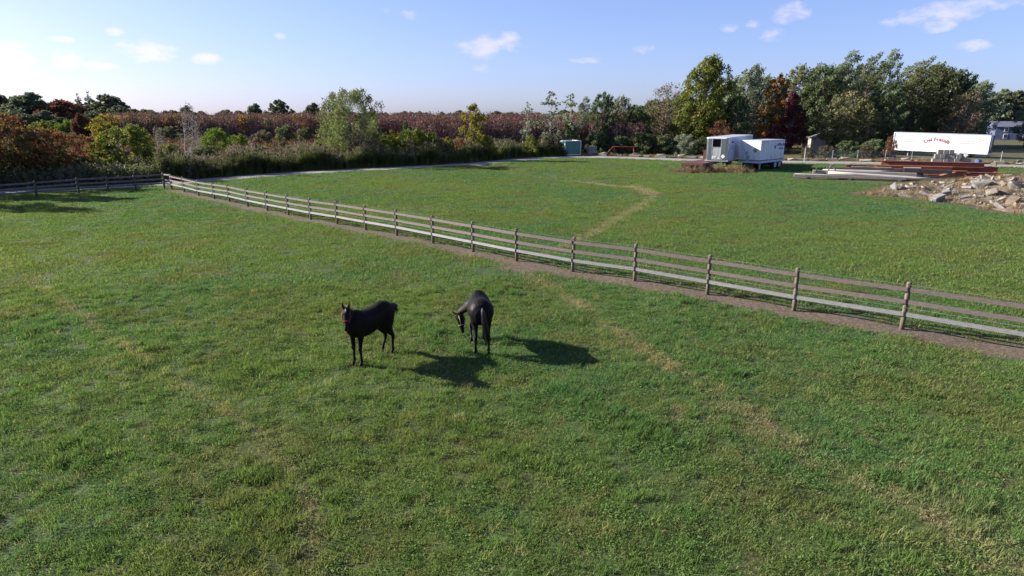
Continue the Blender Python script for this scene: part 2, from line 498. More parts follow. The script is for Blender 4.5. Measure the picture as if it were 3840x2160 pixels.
def mound_q(xy):
    q = (xy - MOUND_C) / MOUND_R
    ang = np.arctan2(q[:, 1], q[:, 0])
    rr = 1 + .07 * np.sin(3 * ang + 1) + .05 * np.sin(7 * ang) + .03 * np.sin(13 * ang + 2)
    return np.hypot(q[:, 0], q[:, 1]) / rr
def mound_z(xy):
    q = mound_q(xy)
    x, y = xy[:, 0], xy[:, 1]
    h = 2.1 * np.clip(1 - q ** 1.5, 0, 1)
    h = h * (.78 + .22 * np.sin(x * .55 + 1) * np.sin(y * .7)) + .22 * np.clip(1 - q, 0, 1) * (np.sin(x * 1.7) * np.cos(y * 1.9 + x) + .6 * np.sin(3.1 * x + 2.2 * y))
    return h
def yroad(x):
    return np.interp(x, ROAD[:, 0], ROAD[:, 1])
def gz(xy):
    x, y = xy[:, 0], xy[:, 1]
    z = .035 * np.sin(x * .8 + .4 * y) * np.sin(y * .63 - .2 * x) + .02 * np.sin(1.9 * x - y) * np.cos(1.4 * y + .5 * x)
    near = np.hypot(x, y)
    m = np.clip((np.abs(y - yroad(x)) - 4) / 6, 0, 1) * np.clip((110 - near) / 30, 0, 1)
    z = z * m
    d = dist_line(xy, SWALE) if len(xy) < 600000 else 0
    z = z - .32 * np.exp(-(d / 1.7) ** 2) * np.clip((np.abs(y - yroad(x)) - 1.5) / 3, 0, 1)
    return z
def gz1(x, y):
    return float(gz(np.array([[x, y]]))[0])

def fence_strip(xy):
    d = dist_line(xy - np.array([-.12, -.14]), FENCE)
    w = .6 + .36 * np.clip((30 - xy[:, 1]) / 14, 0, 1)
    return .80 * np.exp(-(d / w) ** 2.4)

def masks(xy):
    x, y = xy[:, 0], xy[:, 1]
    dirt = fence_strip(xy)
    dirt = np.maximum(dirt, 1.0 * (mound_q(xy) < 1.13) * np.clip(1 - (mound_q(xy) - 1.0) / .13, 0, 1))
    dirt = np.maximum(dirt, .8 * np.exp(-(((x - 33.5) / 7.5) ** 2 + ((y - 61.5 + (x - 33) * .35) / 1.7) ** 2) ** 2))
    dirt = np.maximum(dirt, .75 * np.exp(-((x - .4) / 1.6) ** 2 - ((y - 24.8) / .9) ** 2))
    dirt = np.maximum(dirt, .9 * np.exp(-(((x - 21.5) / 4.2) ** 2 + ((y - 70.4 + (x - 21) * .0) / 1.3) ** 2) ** 2))
    dry = np.zeros(len(x))
    for ln, w, k in TRACKS:
        d = dist_line(xy, ln)
        br_ = .84 + .26 * np.sin(x * 1.3 + y * .9) * np.sin(y * 1.7 - x * .6 + k * 9) if k < 1 else 1.0
        dry = np.maximum(dry, k * br_ * np.exp(-(d / w) ** 2))
        dry = np.maximum(dry, .3 * np.exp(-(d / (w * 3.2)) ** 2))
    dry = np.maximum(dry, .55 * np.exp(-((x - 6.6) / 1.5) ** 2 - ((y - 8.3) / 1.9) ** 2))
    dry = np.maximum(dry, .45 * np.exp(-((x - 3.4) / 1.0) ** 2 - ((y - 11.8) / 1.0) ** 2))
    dry = np.maximum(dry, .62 * np.clip((xy[:, 1] - yroad(x) - 2) / 3, 0, 1) * (x > 30))
    dry = np.maximum(dry, .55 * np.exp(-(dist_line(xy, FENCE) / 1.7) ** 2))
    off = y - yroad(x)
    lit = 1.0 * np.clip((off - 1.2) / 1.5, 0, 1) * (x < 16)
    lit = np.maximum(lit, np.clip((off - 14) / 6, 0, 1) * .62 * (x < 62))
    lit = np.maximum(lit, .55 * np.exp(-(dist_line(xy, SWALE[:6]) / 1.0) ** 2))
    return dirt, dry, lit

def axis_coords(lo, hi, step, far, grow=1.35):
    a = list(np.arange(lo, hi + 1e-6, step))
    s = step; v = hi
    while v < far:
        s *= grow; v += s; a.append(v)
    s = step; v = lo; pre = []
    while v > -far:
        s *= grow; v -= s; pre.append(v)
    return np.array(pre[::-1] + a)

gx = axis_coords(-46, 62, .42, 3500)
gy = axis_coords(4, 108, .42, 3500)
XX, YY = np.meshgrid(gx, gy)
xy = np.stack([XX.ravel(), YY.ravel()], 1)
ZZ = gz(xy)
g_dirt, g_dry, g_lit = masks(xy)
nx, ny = len(gx), len(gy)
idx = np.arange(nx * ny).reshape(ny, nx)
quads = np.stack([idx[:-1, :-1], idx[:-1, 1:], idx[1:, 1:], idx[1:, :-1]], -1).reshape(-1, 4)

def np_mesh(name, verts, faces, smooth=False, attrs=None):
    """faces: (M,3) or (M,4) array"""
    me = bpy.data.meshes.new(name)
    verts = np.asarray(verts, np.float32); faces = np.asarray(faces, np.int32)
    k = faces.shape[1]
    me.vertices.add(len(verts)); me.vertices.foreach_set('co', verts.ravel())
    me.loops.add(faces.size); me.loops.foreach_set('vertex_index', faces.ravel())
    me.polygons.add(len(faces))
    me.polygons.foreach_set('loop_start', np.arange(len(faces), dtype=np.int32) * k)
    if smooth: me.polygons.foreach_set('use_smooth', np.ones(len(faces), bool))
    for nm, (dom, arr) in (attrs or {}).items():
        a = me.attributes.new(nm, 'FLOAT', dom)
        a.data.foreach_set('value', np.asarray(arr, np.float32))
    me.update(calc_edges=True)
    return me

gm = np_mesh('ground', np.column_stack([xy, ZZ]), quads, True,
             {'dirt': ('POINT', g_dirt), 'dry': ('POINT', g_dry), 'litter': ('POINT', g_lit)})
ground = mesh_obj('ground', gm, GROUND_MAT)
tag(ground, kind='structure')

# gravel drive
hw = np.interp(ROAD[:, 0], [-95, -32, -10, 2, 12, 35, 60], [1.7, 1.65, 1.55, 2.0, 2.4, 2.8, 2.8])
tn = np.gradient(ROAD, axis=0); tn /= np.linalg.norm(tn, axis=1)[:, None]
nr = np.column_stack([-tn[:, 1], tn[:, 0]])
rows = []
for j, s in enumerate(np.linspace(-1, 1, 9)):
    w = hw * s
    if abs(s) == 1: w = w * (1 + .10 * np.sin(np.arange(len(ROAD)) * 1.3 + s) + .05 * np.sin(np.arange(len(ROAD)) * 3.1))
    rows.append(ROAD + nr * w[:, None])
RV = np.concatenate(rows)
crown = np.repeat([.012, .03, .028, .04, .05, .04, .028, .03, .012], len(ROAD))
rz_ = gz(RV) + crown
nR = len(ROAD)
ri = np.arange(9 * nR).reshape(9, nR)
rq = np.stack([ri[:-1, :-1], ri[:-1, 1:], ri[1:, 1:], ri[1:, :-1]], -1).reshape(-1, 4)
tag(mesh_obj('gravel_drive', np_mesh('gravel_drive', np.column_stack([RV, rz_]), rq, True), MATS['gravel']), kind='structure')

# mound under the rubble
ax_ = np.arange(24, 67, .3); ay_ = np.arange(33, 63, .3)
MX, MY = np.meshgrid(ax_, ay_); mxy = np.stack([MX.ravel(), MY.ravel()], 1)
mz = mound_z(mxy) + gz(mxy) + np.where(mound_q(mxy) < 1.0, .03, -.25)
mi = np.arange(mxy.shape[0]).reshape(len(ay_), len(ax_))
mq = np.stack([mi[:-1, :-1], mi[:-1, 1:], mi[1:, 1:], mi[1:, :-1]], -1).reshape(-1, 4)
keep = (mound_q(mxy)[mq] < 1.06).all(1)
tag(mesh_obj('earth_mound', np_mesh('earth_mound', np.column_stack([mxy, mz]), mq[keep], True), MATS['mound_soil']), kind='structure')

# ------------------------------------------------------------------ instancing of uncountable growth
def stuff_cloud(name, pts, protos, rot, scale, pick, label, cat, attrs=None):
    """one object: a point mesh whose points carry copies of a few small plants"""
    me = bpy.data.meshes.new(name)
    n = len(pts)
    me.vertices.add(n); me.vertices.foreach_set('co', np.asarray(pts, np.float32).ravel())
    def fa(nm, typ, arr, key='value'):
        a = me.attributes.new(nm, typ, 'POINT'); a.data.foreach_set(key, arr)
    fa('rot', 'FLOAT_VECTOR', np.asarray(rot, np.float32).ravel(), 'vector')
    fa('scl', 'FLOAT', np.asarray(scale, np.float32))
    fa('pick', 'INT', np.asarray(pick, np.int32))
    for k, v in (attrs or {}).items(): fa(k, 'FLOAT', np.asarray(v, np.float32))
    me.update()
    c = bpy.data.collections.new(name + '_kinds')
    for i, pm in enumerate(protos):
        po = bpy.data.objects.new('%s_kind_%d' % (name, i), pm)
        c.objects.link(po)
    t = bpy.data.node_groups.new(name + '_scatter', 'GeometryNodeTree')
    t.interface.new_socket('Geometry', in_out='INPUT', socket_type='NodeSocketGeometry')
    t.interface.new_socket('Geometry', in_out='OUTPUT', socket_type='NodeSocketGeometry')
    N, L = t.nodes, t.links
    gi, go = N.new('NodeGroupInput'), N.new('NodeGroupOutput')
    ci = N.new('GeometryNodeCollectionInfo'); ci.inputs[0].default_value = c
    ci.inputs['Separate Children'].default_value = True; ci.inputs['Reset Children'].default_value = True
    iop = N.new('GeometryNodeInstanceOnPoints'); iop.inputs['Pick Instance'].default_value = True
    def na(nm, typ):
        a = N.new('GeometryNodeInputNamedAttribute'); a.data_type = typ; a.inputs['Name'].default_value = nm
        return a.outputs['Attribute']
    L.new(gi.outputs[0], iop.inputs['Points'])
    L.new(ci.outputs[0], iop.inputs['Instance'])
    L.new(na('pick', 'INT'), iop.inputs['Instance Index'])
    L.new(na('rot', 'FLOAT_VECTOR'), iop.inputs['Rotation'])
    L.new(na('scl', 'FLOAT'), iop.inputs['Scale'])
    L.new(iop.outputs[0], go.inputs[0])
    o = mesh_obj(name, me)
    m = o.modifiers.new('scatter', 'NODES'); m.node_group = t
    tag(o, label, cat, None, 'stuff')
    return o

def tuft(seed, n, rad, h0, h1, wid, lean=.7, broad=False, mat=None, name='tuft', dead=.12):
    g = np.random.default_rng(seed)
    V, F, A = [], [], []
    a = g.uniform(0, 2 * np.pi, n); r = rad * np.sqrt(g.uniform(0, 1, n))
    for i in range(n):
        p = np.array([r[i] * np.cos(a[i]), r[i] * np.sin(a[i]), -.008])
        h = g.uniform(h0, h1); w = wid * g.uniform(.7, 1.3)
        d = g.uniform(0, 2 * np.pi); ln = g.uniform(.15, lean) * h
        dv = np.array([np.cos(d), np.sin(d), 0]); s = np.array([-dv[1], dv[0], 0])
        if g.random() < .5:                       # twist so that some blades show their flat side
            q = g.uniform(0, np.pi); s = np.array([np.cos(q), np.sin(q), 0])
        b = len(V)
        m = p + dv * ln * .35 + np.array([0, 0, h * .6]); t = p + dv * ln * 1.15 + np.array([0, 0, h])
        V += [p - s * w / 2, p + s * w / 2, m + s * w * .45, m - s * w * .45, t + s * .12 * w, t - s * .12 * w]
        F += [(b, b + 1, b + 2, b + 3), (b + 3, b + 2, b + 4, b + 5)]
        v = g.uniform(.8, 1.0) if g.random() < dead else g.uniform(0, .75)
        A += [v, v]
    me = np_mesh(name, np.array(V), np.array(F), False, {'var': ('FACE', A)})
    me.materials.append(mat or BLADE_MAT)
    return me

def clover(seed, n, rad, mat=None):
    g = np.random.default_rng(seed)
    V, F, A = [], [], []
    for i in range(n):
        a = g.uniform(0, 2 * np.pi); r = rad * math.sqrt(g.random())
        c = np.array([r * np.cos(a), r * np.sin(a), g.uniform(.025, .075)])
        nrm_ = np.array([g.normal(0, .45), g.normal(0, .45), 1]); nrm_ /= np.linalg.norm(nrm_)
        u = np.cross(nrm_, [np.cos(a * 3), np.sin(a * 3), .1]); u /= np.linalg.norm(u); w = np.cross(nrm_, u)
        L_ = g.uniform(.014, .03); W_ = L_ * g.uniform(.5, .8)
        b = len(V)
        V += [c - u * L_, c + w * W_, c + u * L_, c - w * W_]
        F += [(b, b + 1, b + 2, b + 3)]; A += [g.uniform(.1, .6)]
    me = np_mesh('clover', np.array(V), np.array(F), False, {'var': ('FACE', A)})
    me.materials.append(mat or BLADE_MAT)
    return me

tufts = [tuft(1, 60, .20, .04, .085, .0085), tuft(2, 60, .20, .035, .075, .009, .95), tuft(3, 55, .19, .05, .10, .008, .8, dead=.2),
         tuft(4, 60, .21, .03, .065, .0095, 1.1, dead=.25), clover(5, 70, .19), tuft(6, 45, .12, .08, .17, .009, .9, dead=.1),
         tuft(7, 30, .15, .05, .14, .009, 1.3, dead=.95)]
# larger, sparser clumps for the far field, where single blades are finer than the eye resolves
tufts += [tuft(8, 60, .42, .05, .11, .017, 1.0), tuft(9, 60, .42, .04, .09, .018, 1.1, dead=.2), tuft(10, 40, .30, .07, .15, .017, 1.0)]

def band(y0, y1, dens, picks, probs, s0, s1, seed):
    g = np.random.default_rng(seed)
    w1 = .86 * y1 + 3
    n = int((y1 - y0) * 2 * w1 * dens)
    p = np.column_stack([g.uniform(-w1, w1, n), g.uniform(y0, y1, n)])
    p = p[np.abs(p[:, 0]) < .86 * p[:, 1] + 3]
    p = p[(np.abs(p[:, 0]) < 64)]
    dirt, dry, lit = masks(p)
    off = yroad(p[:, 0]) - p[:, 1]
    k = (g.random(len(p)) > dirt * 1.45) & (off > 2.1) & (lit < .5) & (mound_q(p) > 1.02)
    p, dry = p[k], dry[k]
    pk = g.choice(picks, len(p), p=probs); sc_ = g.uniform(s0, s1, len(p))
    # patches: grazed short, rank and tall, clover
    f1 = np.sin(p[:, 0] * .9 + 1.3 * np.sin(p[:, 1] * .5)) * np.sin(p[:, 1] * 1.1 + 1.7 * np.sin(p[:, 0] * .37)) + .5 * np.sin(p[:, 0] * 2.3 + p[:, 1] * 1.9)
    sc_ = sc_ * np.where(f1 > .75, 1.0, np.where(f1 < -.55, .72, .82))
    if 5 in picks:
        pk = np.where((f1 > .95) & (g.random(len(p)) < .3), 5, pk)
    return p, dry, pk, sc_
P_, D_, K_, S_ = [], [], [], []
for args in [(1.0, 5.5, 30, [0, 1, 2, 3, 4], [.25, .2, .2, .2, .15], .8, 1.2, 7), (5.5, 13, 54, [0, 1, 2, 3, 4, 5, 6], [.22, .2, .17, .18, .12, .06, .05], .8, 1.2, 1),
             (13, 22, 36, [0, 1, 2, 3, 4, 5, 6], [.22, .2, .17, .2, .1, .06, .05], .95, 1.4, 2),
             (22, 40, 11, [7, 8, 9], [.45, .4, .15], .85, 1.2, 3), (40, 62, 6, [7, 8, 9], [.45, .4, .15], 1.0, 1.35, 4),
             (62, 96, 3, [7, 8, 9], [.45, .4, .15], 1.2, 1.6, 5)]:
    p, d, k, s = band(*args)
    P_.append(p); D_.append(d); K_.append(k); S_.append(s)
gp = np.concatenate(P_); gd = np.concatenate(D_); gk = np.concatenate(K_); gs = np.concatenate(S_)
gr = np.zeros((len(gp), 3)); gr[:, 2] = np.random.default_rng(9).uniform(0, 6.28, len(gp))
stuff_cloud('grass', np.column_stack([gp, gz(gp)]), tufts, gr, gs, gk, 'short green pasture grass with dry patches and clover', 'grass', {'dry': gd})

# ------------------------------------------------------------------ post and rail fences
def post_mesh(h, r0, r1, seed):
    g = random.Random(seed); m = MB(); n = 9
    prof = [(-.1, r0), (.3 * h, r0 * .99), (.7 * h, (r0 + r1) / 2), (h - .015, r1), (h, r1 * .86)]
    lx, ly = g.uniform(-.03, .03), g.uniform(-.02, .02)
    m.loft([[Vector((lx * z + r * math.cos(2 * math.pi * k / n), ly * z + r * math.sin(2 * math.pi * k / n), z)) for k in range(n)] for z, r in prof])
    return m.mesh('post', True)

def rail_strip(pts, hs, frac, off, t, hgt, mat, parent, name='rail', ridges=True):
    """continuous flexible rail: a thin band through all posts, ribbed on its faces"""
    m = MB(); rings = []
    jr = random.Random(int(frac * 1000)); P3 = []; hs_ = []; zb = []
    gpost = [gz1(*p) for p in pts]
    jit = [jr.uniform(-.003, .003) for _ in pts]
    for i, p in enumerate(pts):
        P3.append(Vector((p[0], p[1], 0))); hs_.append(hs[i] + jit[i] / frac); zb.append(gpost[i])
        if i < len(pts) - 1:
            for t_ in (.33, .66):
                zb.append(gpost[i] * (1 - t_) + gpost[i + 1] * t_)
                P3.append(Vector((p[0], p[1], 0)).lerp(Vector((pts[i + 1][0], pts[i + 1][1], 0)), t_))
                hs_.append((hs[i] + jit[i] / frac) * (1 - t_) + (hs[i + 1] + jit[i + 1] / frac) * t_ - jr.uniform(.0, .005) / frac)
    hs = hs_
    for i, p in enumerate(P3):
        d = (P3[min(i + 1, len(P3) - 1)] - P3[max(i - 1, 0)]); d.normalize()
        s = Vector((d.y, -d.x, 0))
        if s.dot(Vector((-p.x, -p.y, 0))) < 0: s = -s
        c = p + s * off; c.z = zb[i] + hs[i] * frac
        prof = [(-t / 2, -hgt / 2), (-t / 2, hgt / 2), (t / 2, hgt / 2), (t * .5, hgt * .28), (t * .28, hgt * .22), (t * .5, hgt * .16), (t * .5, -hgt * .16), (t * .28, -hgt * .22), (t * .5, -hgt * .28), (t / 2, -hgt / 2)]
        rings.append([c + s * a + Vector((0, 0, b)) for a, b in prof])
    m.loft(rings)
    return m.build(name, mat, parent)

main = empty('rail_fence', (0, 0, 0))
tag(main, 'long post and three rail fence running diagonally across the pasture', 'fence')
hs = list(np.interp(np.arange(len(FENCE)), [0, 3, 8, 13, 21], [1.2, 1.22, 1.28, 1.36, 1.38]))
hs[0] = 1.24
br = MB().box((0, 0, 0), (.02, .03, .17)).mesh('bracket')
br.materials.append(MATS['bracket_metal'])
ins = MB().box((0, 0, 0), (.155, .05, .03)).mesh('insulator'); ins.materials.append(MATS['bracket_metal'])
for i, p in enumerate(FENCE):
    big = i == 0
    far = p[1] > 44
    pm = post_mesh(hs[i], .085 if big else .068, .08 if big else .062, i)
    z0 = gz1(*p)
    po = mesh_obj('post', pm, MATS['post_wood'], main, (p[0], p[1], z0))
    a = FENCE[max(i - 1, 0)]; b_ = FENCE[min(i + 1, len(FENCE) - 1)]
    d = Vector((b_[0] - a[0], b_[1] - a[1], 0)).normalized(); s = Vector((d.y, -d.x, 0))
    if s.dot(Vector((-p[0], -p[1], 0))) < 0: s = -s
    for fr in (.86, .60, .34):
        bo = bpy.data.objects.new('bracket', br); link(bo, po)
        bo.location = s * .098 + Vector((0, 0, hs[i] * fr)); bo.rotation_euler.z = math.atan2(d.y, d.x)
    for fr in (.955, .475):
        cl = bpy.data.objects.new('insulator', ins); link(cl, po)
        cl.location = (0, 0, hs[i] * fr); cl.rotation_euler.z = math.atan2(s.y, s.x)
for fr, mt in ((.86, 'vinyl_rail'), (.60, 'vinyl_rail'), (.34, 'pale_sheen_rail')):
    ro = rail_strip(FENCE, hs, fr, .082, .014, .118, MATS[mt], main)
    if mt == 'pale_sheen_rail': ro['label'] = 'lowest rail, sky sheen in its paler colour'
for fr in (.955, .475):
    m = MB()
    m.tube([Vector((p[0] - .05, p[1] - .06, gz1(*p) + hs[i] * fr)) for i, p in enumerate(FENCE)], .0032, 4)
    m.build('wire', MATS['wire'], main)

side = empty('shaded_rail_fence', (0, 0, 0))
tag(side, 'dark three rail fence in tree shade beside the gravel drive', 'fence')
hs2 = [1.3, 1.2, 1.2, 1.22, 1.2, 1.2, 1.2]
for i, p in enumerate(SIDE):
    mesh_obj('post', post_mesh(hs2[i], .085, .078, 40 + i), MATS['post_wood' if i == 0 else 'shade_post'], side, (p[0], p[1], gz1(*p)))
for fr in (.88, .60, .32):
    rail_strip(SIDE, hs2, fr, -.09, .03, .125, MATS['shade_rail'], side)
cb = empty('corner_brace', (-28.98, 54.3, 0))
tag(cb, 'short cream railed brace panel joining the two fences at their corner', 'fence panel')
a_, b_ = Vector(SIDE[0]).to_3d(), Vector(FENCE[0]).to_3d()
o_ = Vector((-28.98, 54.3, 0))
MB().bar(a_ - o_ + Vector((0, 0, 1.15)), b_ - o_ + Vector((0, 0, 1.12)), .06, .12).build('top_rail', MATS['pale_pole'], cb, bevel=.02)
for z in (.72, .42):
    MB().bar(a_ - o_ + Vector((0, 0, z)), b_ - o_ + Vector((0, 0, z - .02)), .025, .12).build('rail', MATS['pale_sheen_rail'], cb)

# ------------------------------------------------------------------ horses
def horse_mat(name, c1, c2, c3, rough):
    b = NB(name); v = b.obj()
    n = b.noise(v, 2.2, 3, .5)
    col = b.mix(b.ramp(n, .35, .7), c1, c2)
    n2 = b.noise(v, 1.1, 2, .5)
    col = b.mix(b.math('MULTIPLY', b.ramp(n2, .5, .75), .7), col, c3)
    hair = b.noise(v, 60, 2, .5, (1, 1, .25))
    b.principled(col, b.ramp(b.noise(v, 5, 4, .6), .3, .7, rough - .06, rough + .16), 0, b.bump(b.math('ADD', hair, b.math('MULTIPLY', b.noise(v, 7, 4, .6), 1.6)), .35, .012), .09)
    return b.m
horse_mat('bay_coat', (.007, .005, .0045), (.011, .0065, .005), (.025, .011, .006), .55)
horse_mat('black_coat', (.005, .004, .0042), (.007, .0052, .005), (.011, .007, .0055), .5)
worn('horse_hair', (.008, .006, .006), (.018, .012, .01), 9, .5, bump=0, var=0, spec=.5)
worn('eye', (.006, .005, .005), (.01, .008, .007), 5, .08, bump=0, var=0, spec=.8)

HEADP = [(-.03, .045, .03, .05), (.03, .085, .06, .12), (.10, .098, .072, .165), (.18, .098, .072, .18), (.28, .082, .06, .155), (.38, .062, .047, .11),
         (.47, .053, .038, .085), (.53, .056, .034, .08), (.575, .05, .024, .07), (.60, .03, .008, .045)]
def head_at(t):
    ts = [h[0] for h in HEADP]
    return [float(np.interp(t, ts, [h[k] for h in HEADP])) for k in (1, 2, 3)]

def build_horse(name, label, loc, heading, s, coat, neck, hd, hu, legs, tail, halter_mat, mane=True, tspread=.05, seed=0, wid=1.08, belly=1.08):
    g = random.Random(seed)
    m = MB(); n = 14
    Y = Vector((0, 1, 0))
    def ell(c, e1, e2, r1, r2, n_=n, r2b=None):
        out = []
        for k in range(n_):
            a = 2 * math.pi * k / n_
            q = math.sin(a)
            out.append(Vector(c) + e1 * (math.cos(a) * r1) + e2 * (q * (r2 if q >= 0 or r2b is None else r2b)))
        return out
    # trunk
    rows_ = [(-.86, 1.10, .05, .09, .09), (-.82, 1.14, .15, .17, .2), (-.74, 1.18, .23, .26, .3), (-.62, 1.2, .275, .32, .34), (-.48, 1.2, .29, .345, .34),
             (-.32, 1.18, .285, .34, .33), (-.14, 1.14, .29, .325, .34), (.04, 1.11, .30, .33, .36), (.2, 1.10, .295, .35, .37), (.34, 1.11, .27, .39, .37),
             (.45, 1.12, .24, .415, .36), (.55, 1.14, .225, .36, .34), (.64, 1.14, .19, .26, .28), (.71, 1.13, .13, .16, .19), (.745, 1.12, .05, .07, .08)]
    m.loft([ell((x, 0, z), Y, Vector((0, 0, 1)), ry * wid, rt, 20, rb * belly) for x, z, ry, rt, rb in rows_])
    def limb(path, side=Y):
        rings = []
        for i, (p, rf, rl) in enumerate(path):
            p = Vector(p)
            t = Vector(path[min(i + 1, len(path) - 1)][0]) - Vector(path[max(i - 1, 0)][0]); t.normalize()
            e1 = (side - t * side.dot(t)).normalized(); e2 = t.cross(e1)
            rings.append(ell(p, e1, e2, rl, rf))
        m.loft(rings)
    # neck: (pos, half depth, half width)
    limb([(Vector(p), rd, rw) for p, rd, rw in neck])
    # head
    hd = Vector(hd).normalized(); hu = Vector(hu); hu = (hu - hd * hu.dot(hd)).normalized(); hs_ = hd.cross(hu)
    poll = Vector(neck[-1][0]) + hu * .02
    m.loft([ell(poll + hd * t, hs_, hu, w, tp, n, bt) for t, w, tp, bt in HEADP])
    for sg in (-1, 1):
        b0 = poll + hs_ * (.058 * sg) + hu * .035 + hd * .02
        ax = (hu * .75 - hd * .75 + hs_ * .18 * sg).normalized(); e1 = hs_; e2 = ax.cross(e1)
        m.loft([ell(b0 + ax * t, e1, e2, a_, b_, 8) for t, a_, b_ in ((-.03, .03, .03), (.03, .037, .03), (.08, .036, .024), (.125, .022, .016), (.165, .006, .006))])
        # cheek / nostril swell
        c = poll + hd * .15 + hs_ * .05 * sg - hu * .07
        m.loft([ell(c + hd * t, hs_, hu, r_, r_ * 1.3, 10) for t, r_ in ((-.1, .02), (-.05, .05), (0, .06), (.06, .05), (.11, .02))])
    for side_, lg in legs.items():
        sg = 1 if side_[1] == 'L' else -1
        if side_[0] == 'F':
            fx, fy = lg['foot']; kx = lg.get('knee', .46)
            fy = fy * sg
            limb([((.44, .13 * sg, 1.12), .17, .09), ((.43, .16 * sg, .98), .14, .095), ((.44, .16 * sg, .84), .092, .075), ((.45, .5 * (.16 * sg + fy), .70), .067, .055),
                  ((kx, fy, .535), .054, .05), ((kx + .01, fy, .47), .056, .048), ((kx - .01, fy, .41), .04, .036), ((.5 * (kx + fx), fy, .25), .034, .03),
                  ((fx, fy, .165), .043, .038), ((fx + .005, fy, .13), .045, .04), ((fx + .045, fy, .075), .038, .036), ((fx + .055, fy, .06), .056, .054), ((fx + .065, fy, -.01), .068, .063)])
        else:
            fx, fy = lg['foot']; fy = fy * sg
            limb([((-.52, .11 * sg, 1.28), .2, .12), ((-.52, .155 * sg, 1.12), .245, .135), ((-.50, .175 * sg, .96), .205, .12), ((-.52, .175 * sg, .82), .145, .095),
                  ((-.60, .5 * (.17 * sg + fy), .68), .09, .068), ((-.69, fy, .57), .063, .05), ((-.725, fy, .52), .066, .046), ((-.715, fy, .46), .055, .042),
                  ((-.70, fy, .38), .042, .035), ((.3 * -.70 + .7 * fx, fy, .26), .037, .032), ((fx, fy, .165), .045, .04), ((fx + .01, fy, .13), .046, .04), ((fx + .05, fy, .075), .04, .036), ((fx + .06, fy, .06), .056, .054), ((fx + .07, fy, -.01), .068, .062)])
    me = m.mesh('tmp')
    to = bpy.data.objects.new('tmp', me); COL.objects.link(to)
    rm = to.modifiers.new('r', 'REMESH'); rm.mode = 'VOXEL'; rm.voxel_size = .016
    sm = to.modifiers.new('s', 'SMOOTH'); sm.factor = .5; sm.iterations = 5
    dg = bpy.context.evaluated_depsgraph_get()
    body = bpy.data.meshes.new_from_object(to.evaluated_get(dg))
    bpy.data.objects.remove(to)
    body.name = 'body'
    body.materials.clear(); body.materials.append(MATS[coat])
    for p in body.polygons: p.use_smooth = True
    root = empty(name, loc, math.atan2(heading[1], heading[0]))
    root.scale = (s, s, s)
    tag(root, label, 'horse')
    mesh_obj('body', body, None, root)
    # tail and mane: locks of hair
    def locks(nm, guides, cnt, spread, w0, parent=root):
        hm = MB()
        for k in range(cnt):
            pts, off = guides(k)
            j = Vector((g.gauss(0, 1), g.gauss(0, 1), g.gauss(0, .6)))
            tubep = [Vector(p) + j * spread * (i / (len(pts) - 1)) ** .8 for i, p in enumerate(pts)]
            hm.tube(tubep, [w0 * (1 - .8 * i / (len(pts) - 1)) for i in range(len(pts))], 4)
        hm.build(nm, MATS['horse_hair'], parent, smooth=True)
    tl = smooth_line([tuple(p) for p in tail], .12)
    locks('tail', lambda k: ([Vector(p) for p in tl[:max(4, int(len(tl) * g.uniform(.75, 1)))]], 0), 90, tspread, .016)
    if mane:
        def mg(k):
            t = g.uniform(.25, 1) * (len(neck) - 1); i = min(int(t), len(neck) - 2); f = t - i
            p = Vector(neck[i][0]).lerp(Vector(neck[i + 1][0]), f); rd = neck[i][1] * (1 - f) + neck[i + 1][1] * f
            tt = (Vector(neck[i + 1][0]) - Vector(neck[i][0])).normalized()
            e1 = (Y - tt * Y.dot(tt)).normalized(); e2 = tt.cross(e1)
            if e2.z < 0: e2 = -e2
            c = p + e2 * rd * .96
            return [c, c + e2 * .03 - e1 * .05, c - e1 * .10 - Vector((0, 0, .06)), c - e1 * .11 - Vector((0, 0, .15))], 0
        locks('mane', mg, 90, .02, .011)
        fb = poll + hu * .05 + hd * .01
        locks('forelock', lambda k: ([fb, fb + hd * .05 + hu * .03, fb + hd * .12 + hu * .025, fb + hd * .17 + hu * .015], 0), 16, .018, .009)
    em = MB(); 
    for sg in (-1, 1):
        w, tp, bt = head_at(.17)
        c = poll + hd * .17 + hs_ * (w * .86 * sg) + hu * .035
        q = bmesh.new(); bmesh.ops.create_uvsphere(q, u_segments=10, v_segments=6, radius=.019)
        me_ = bpy.data.meshes.new('eye'); q.to_mesh(me_); q.free()
        for p_ in me_.polygons: p_.use_smooth = True
        mesh_obj('eye', me_, MATS['eye'], root, c)
    # halter
    hm = MB()
    def loop_at(t, k=1.07, lean=0.0, r_=.007):
        w, tp, bt = head_at(t)
        pts = []
        for i in range(19):
            a = 2 * math.pi * i / 18; q = math.sin(a)
            pts.append(poll + hd * (t + lean * q) + hs_ * (math.cos(a) * (w * k + .006)) + hu * (q * ((tp if q >= 0 else bt) * k + .006)))
        hm.tube(pts, r_, 6, False)
    loop_at(.36)
    loop_at(.06, 1.05, -.05, .006)
    for sg in (-1, 1):
        w1, t1, b1 = head_at(.08); w2, t2, b2 = head_at(.36)
        p1 = poll + hd * .08 + hs_ * (w1 * 1.07 * sg) - hu * .02; p2 = poll + hd * .36 + hs_ * (w2 * 1.08 * sg) - hu * .025
        pm = (p1 + p2) / 2 + hs_ * (.024 * sg)
        hm.tube([p1, pm, p2], .006, 6)
    hm.tube([poll + hd * .36 - hu * .125, poll + hd * .23 - hu * .185, poll + hd * .12 - hu * .18], .007, 6)
    hm.build('halter', MATS[halter_mat], root, smooth=True)
    return root

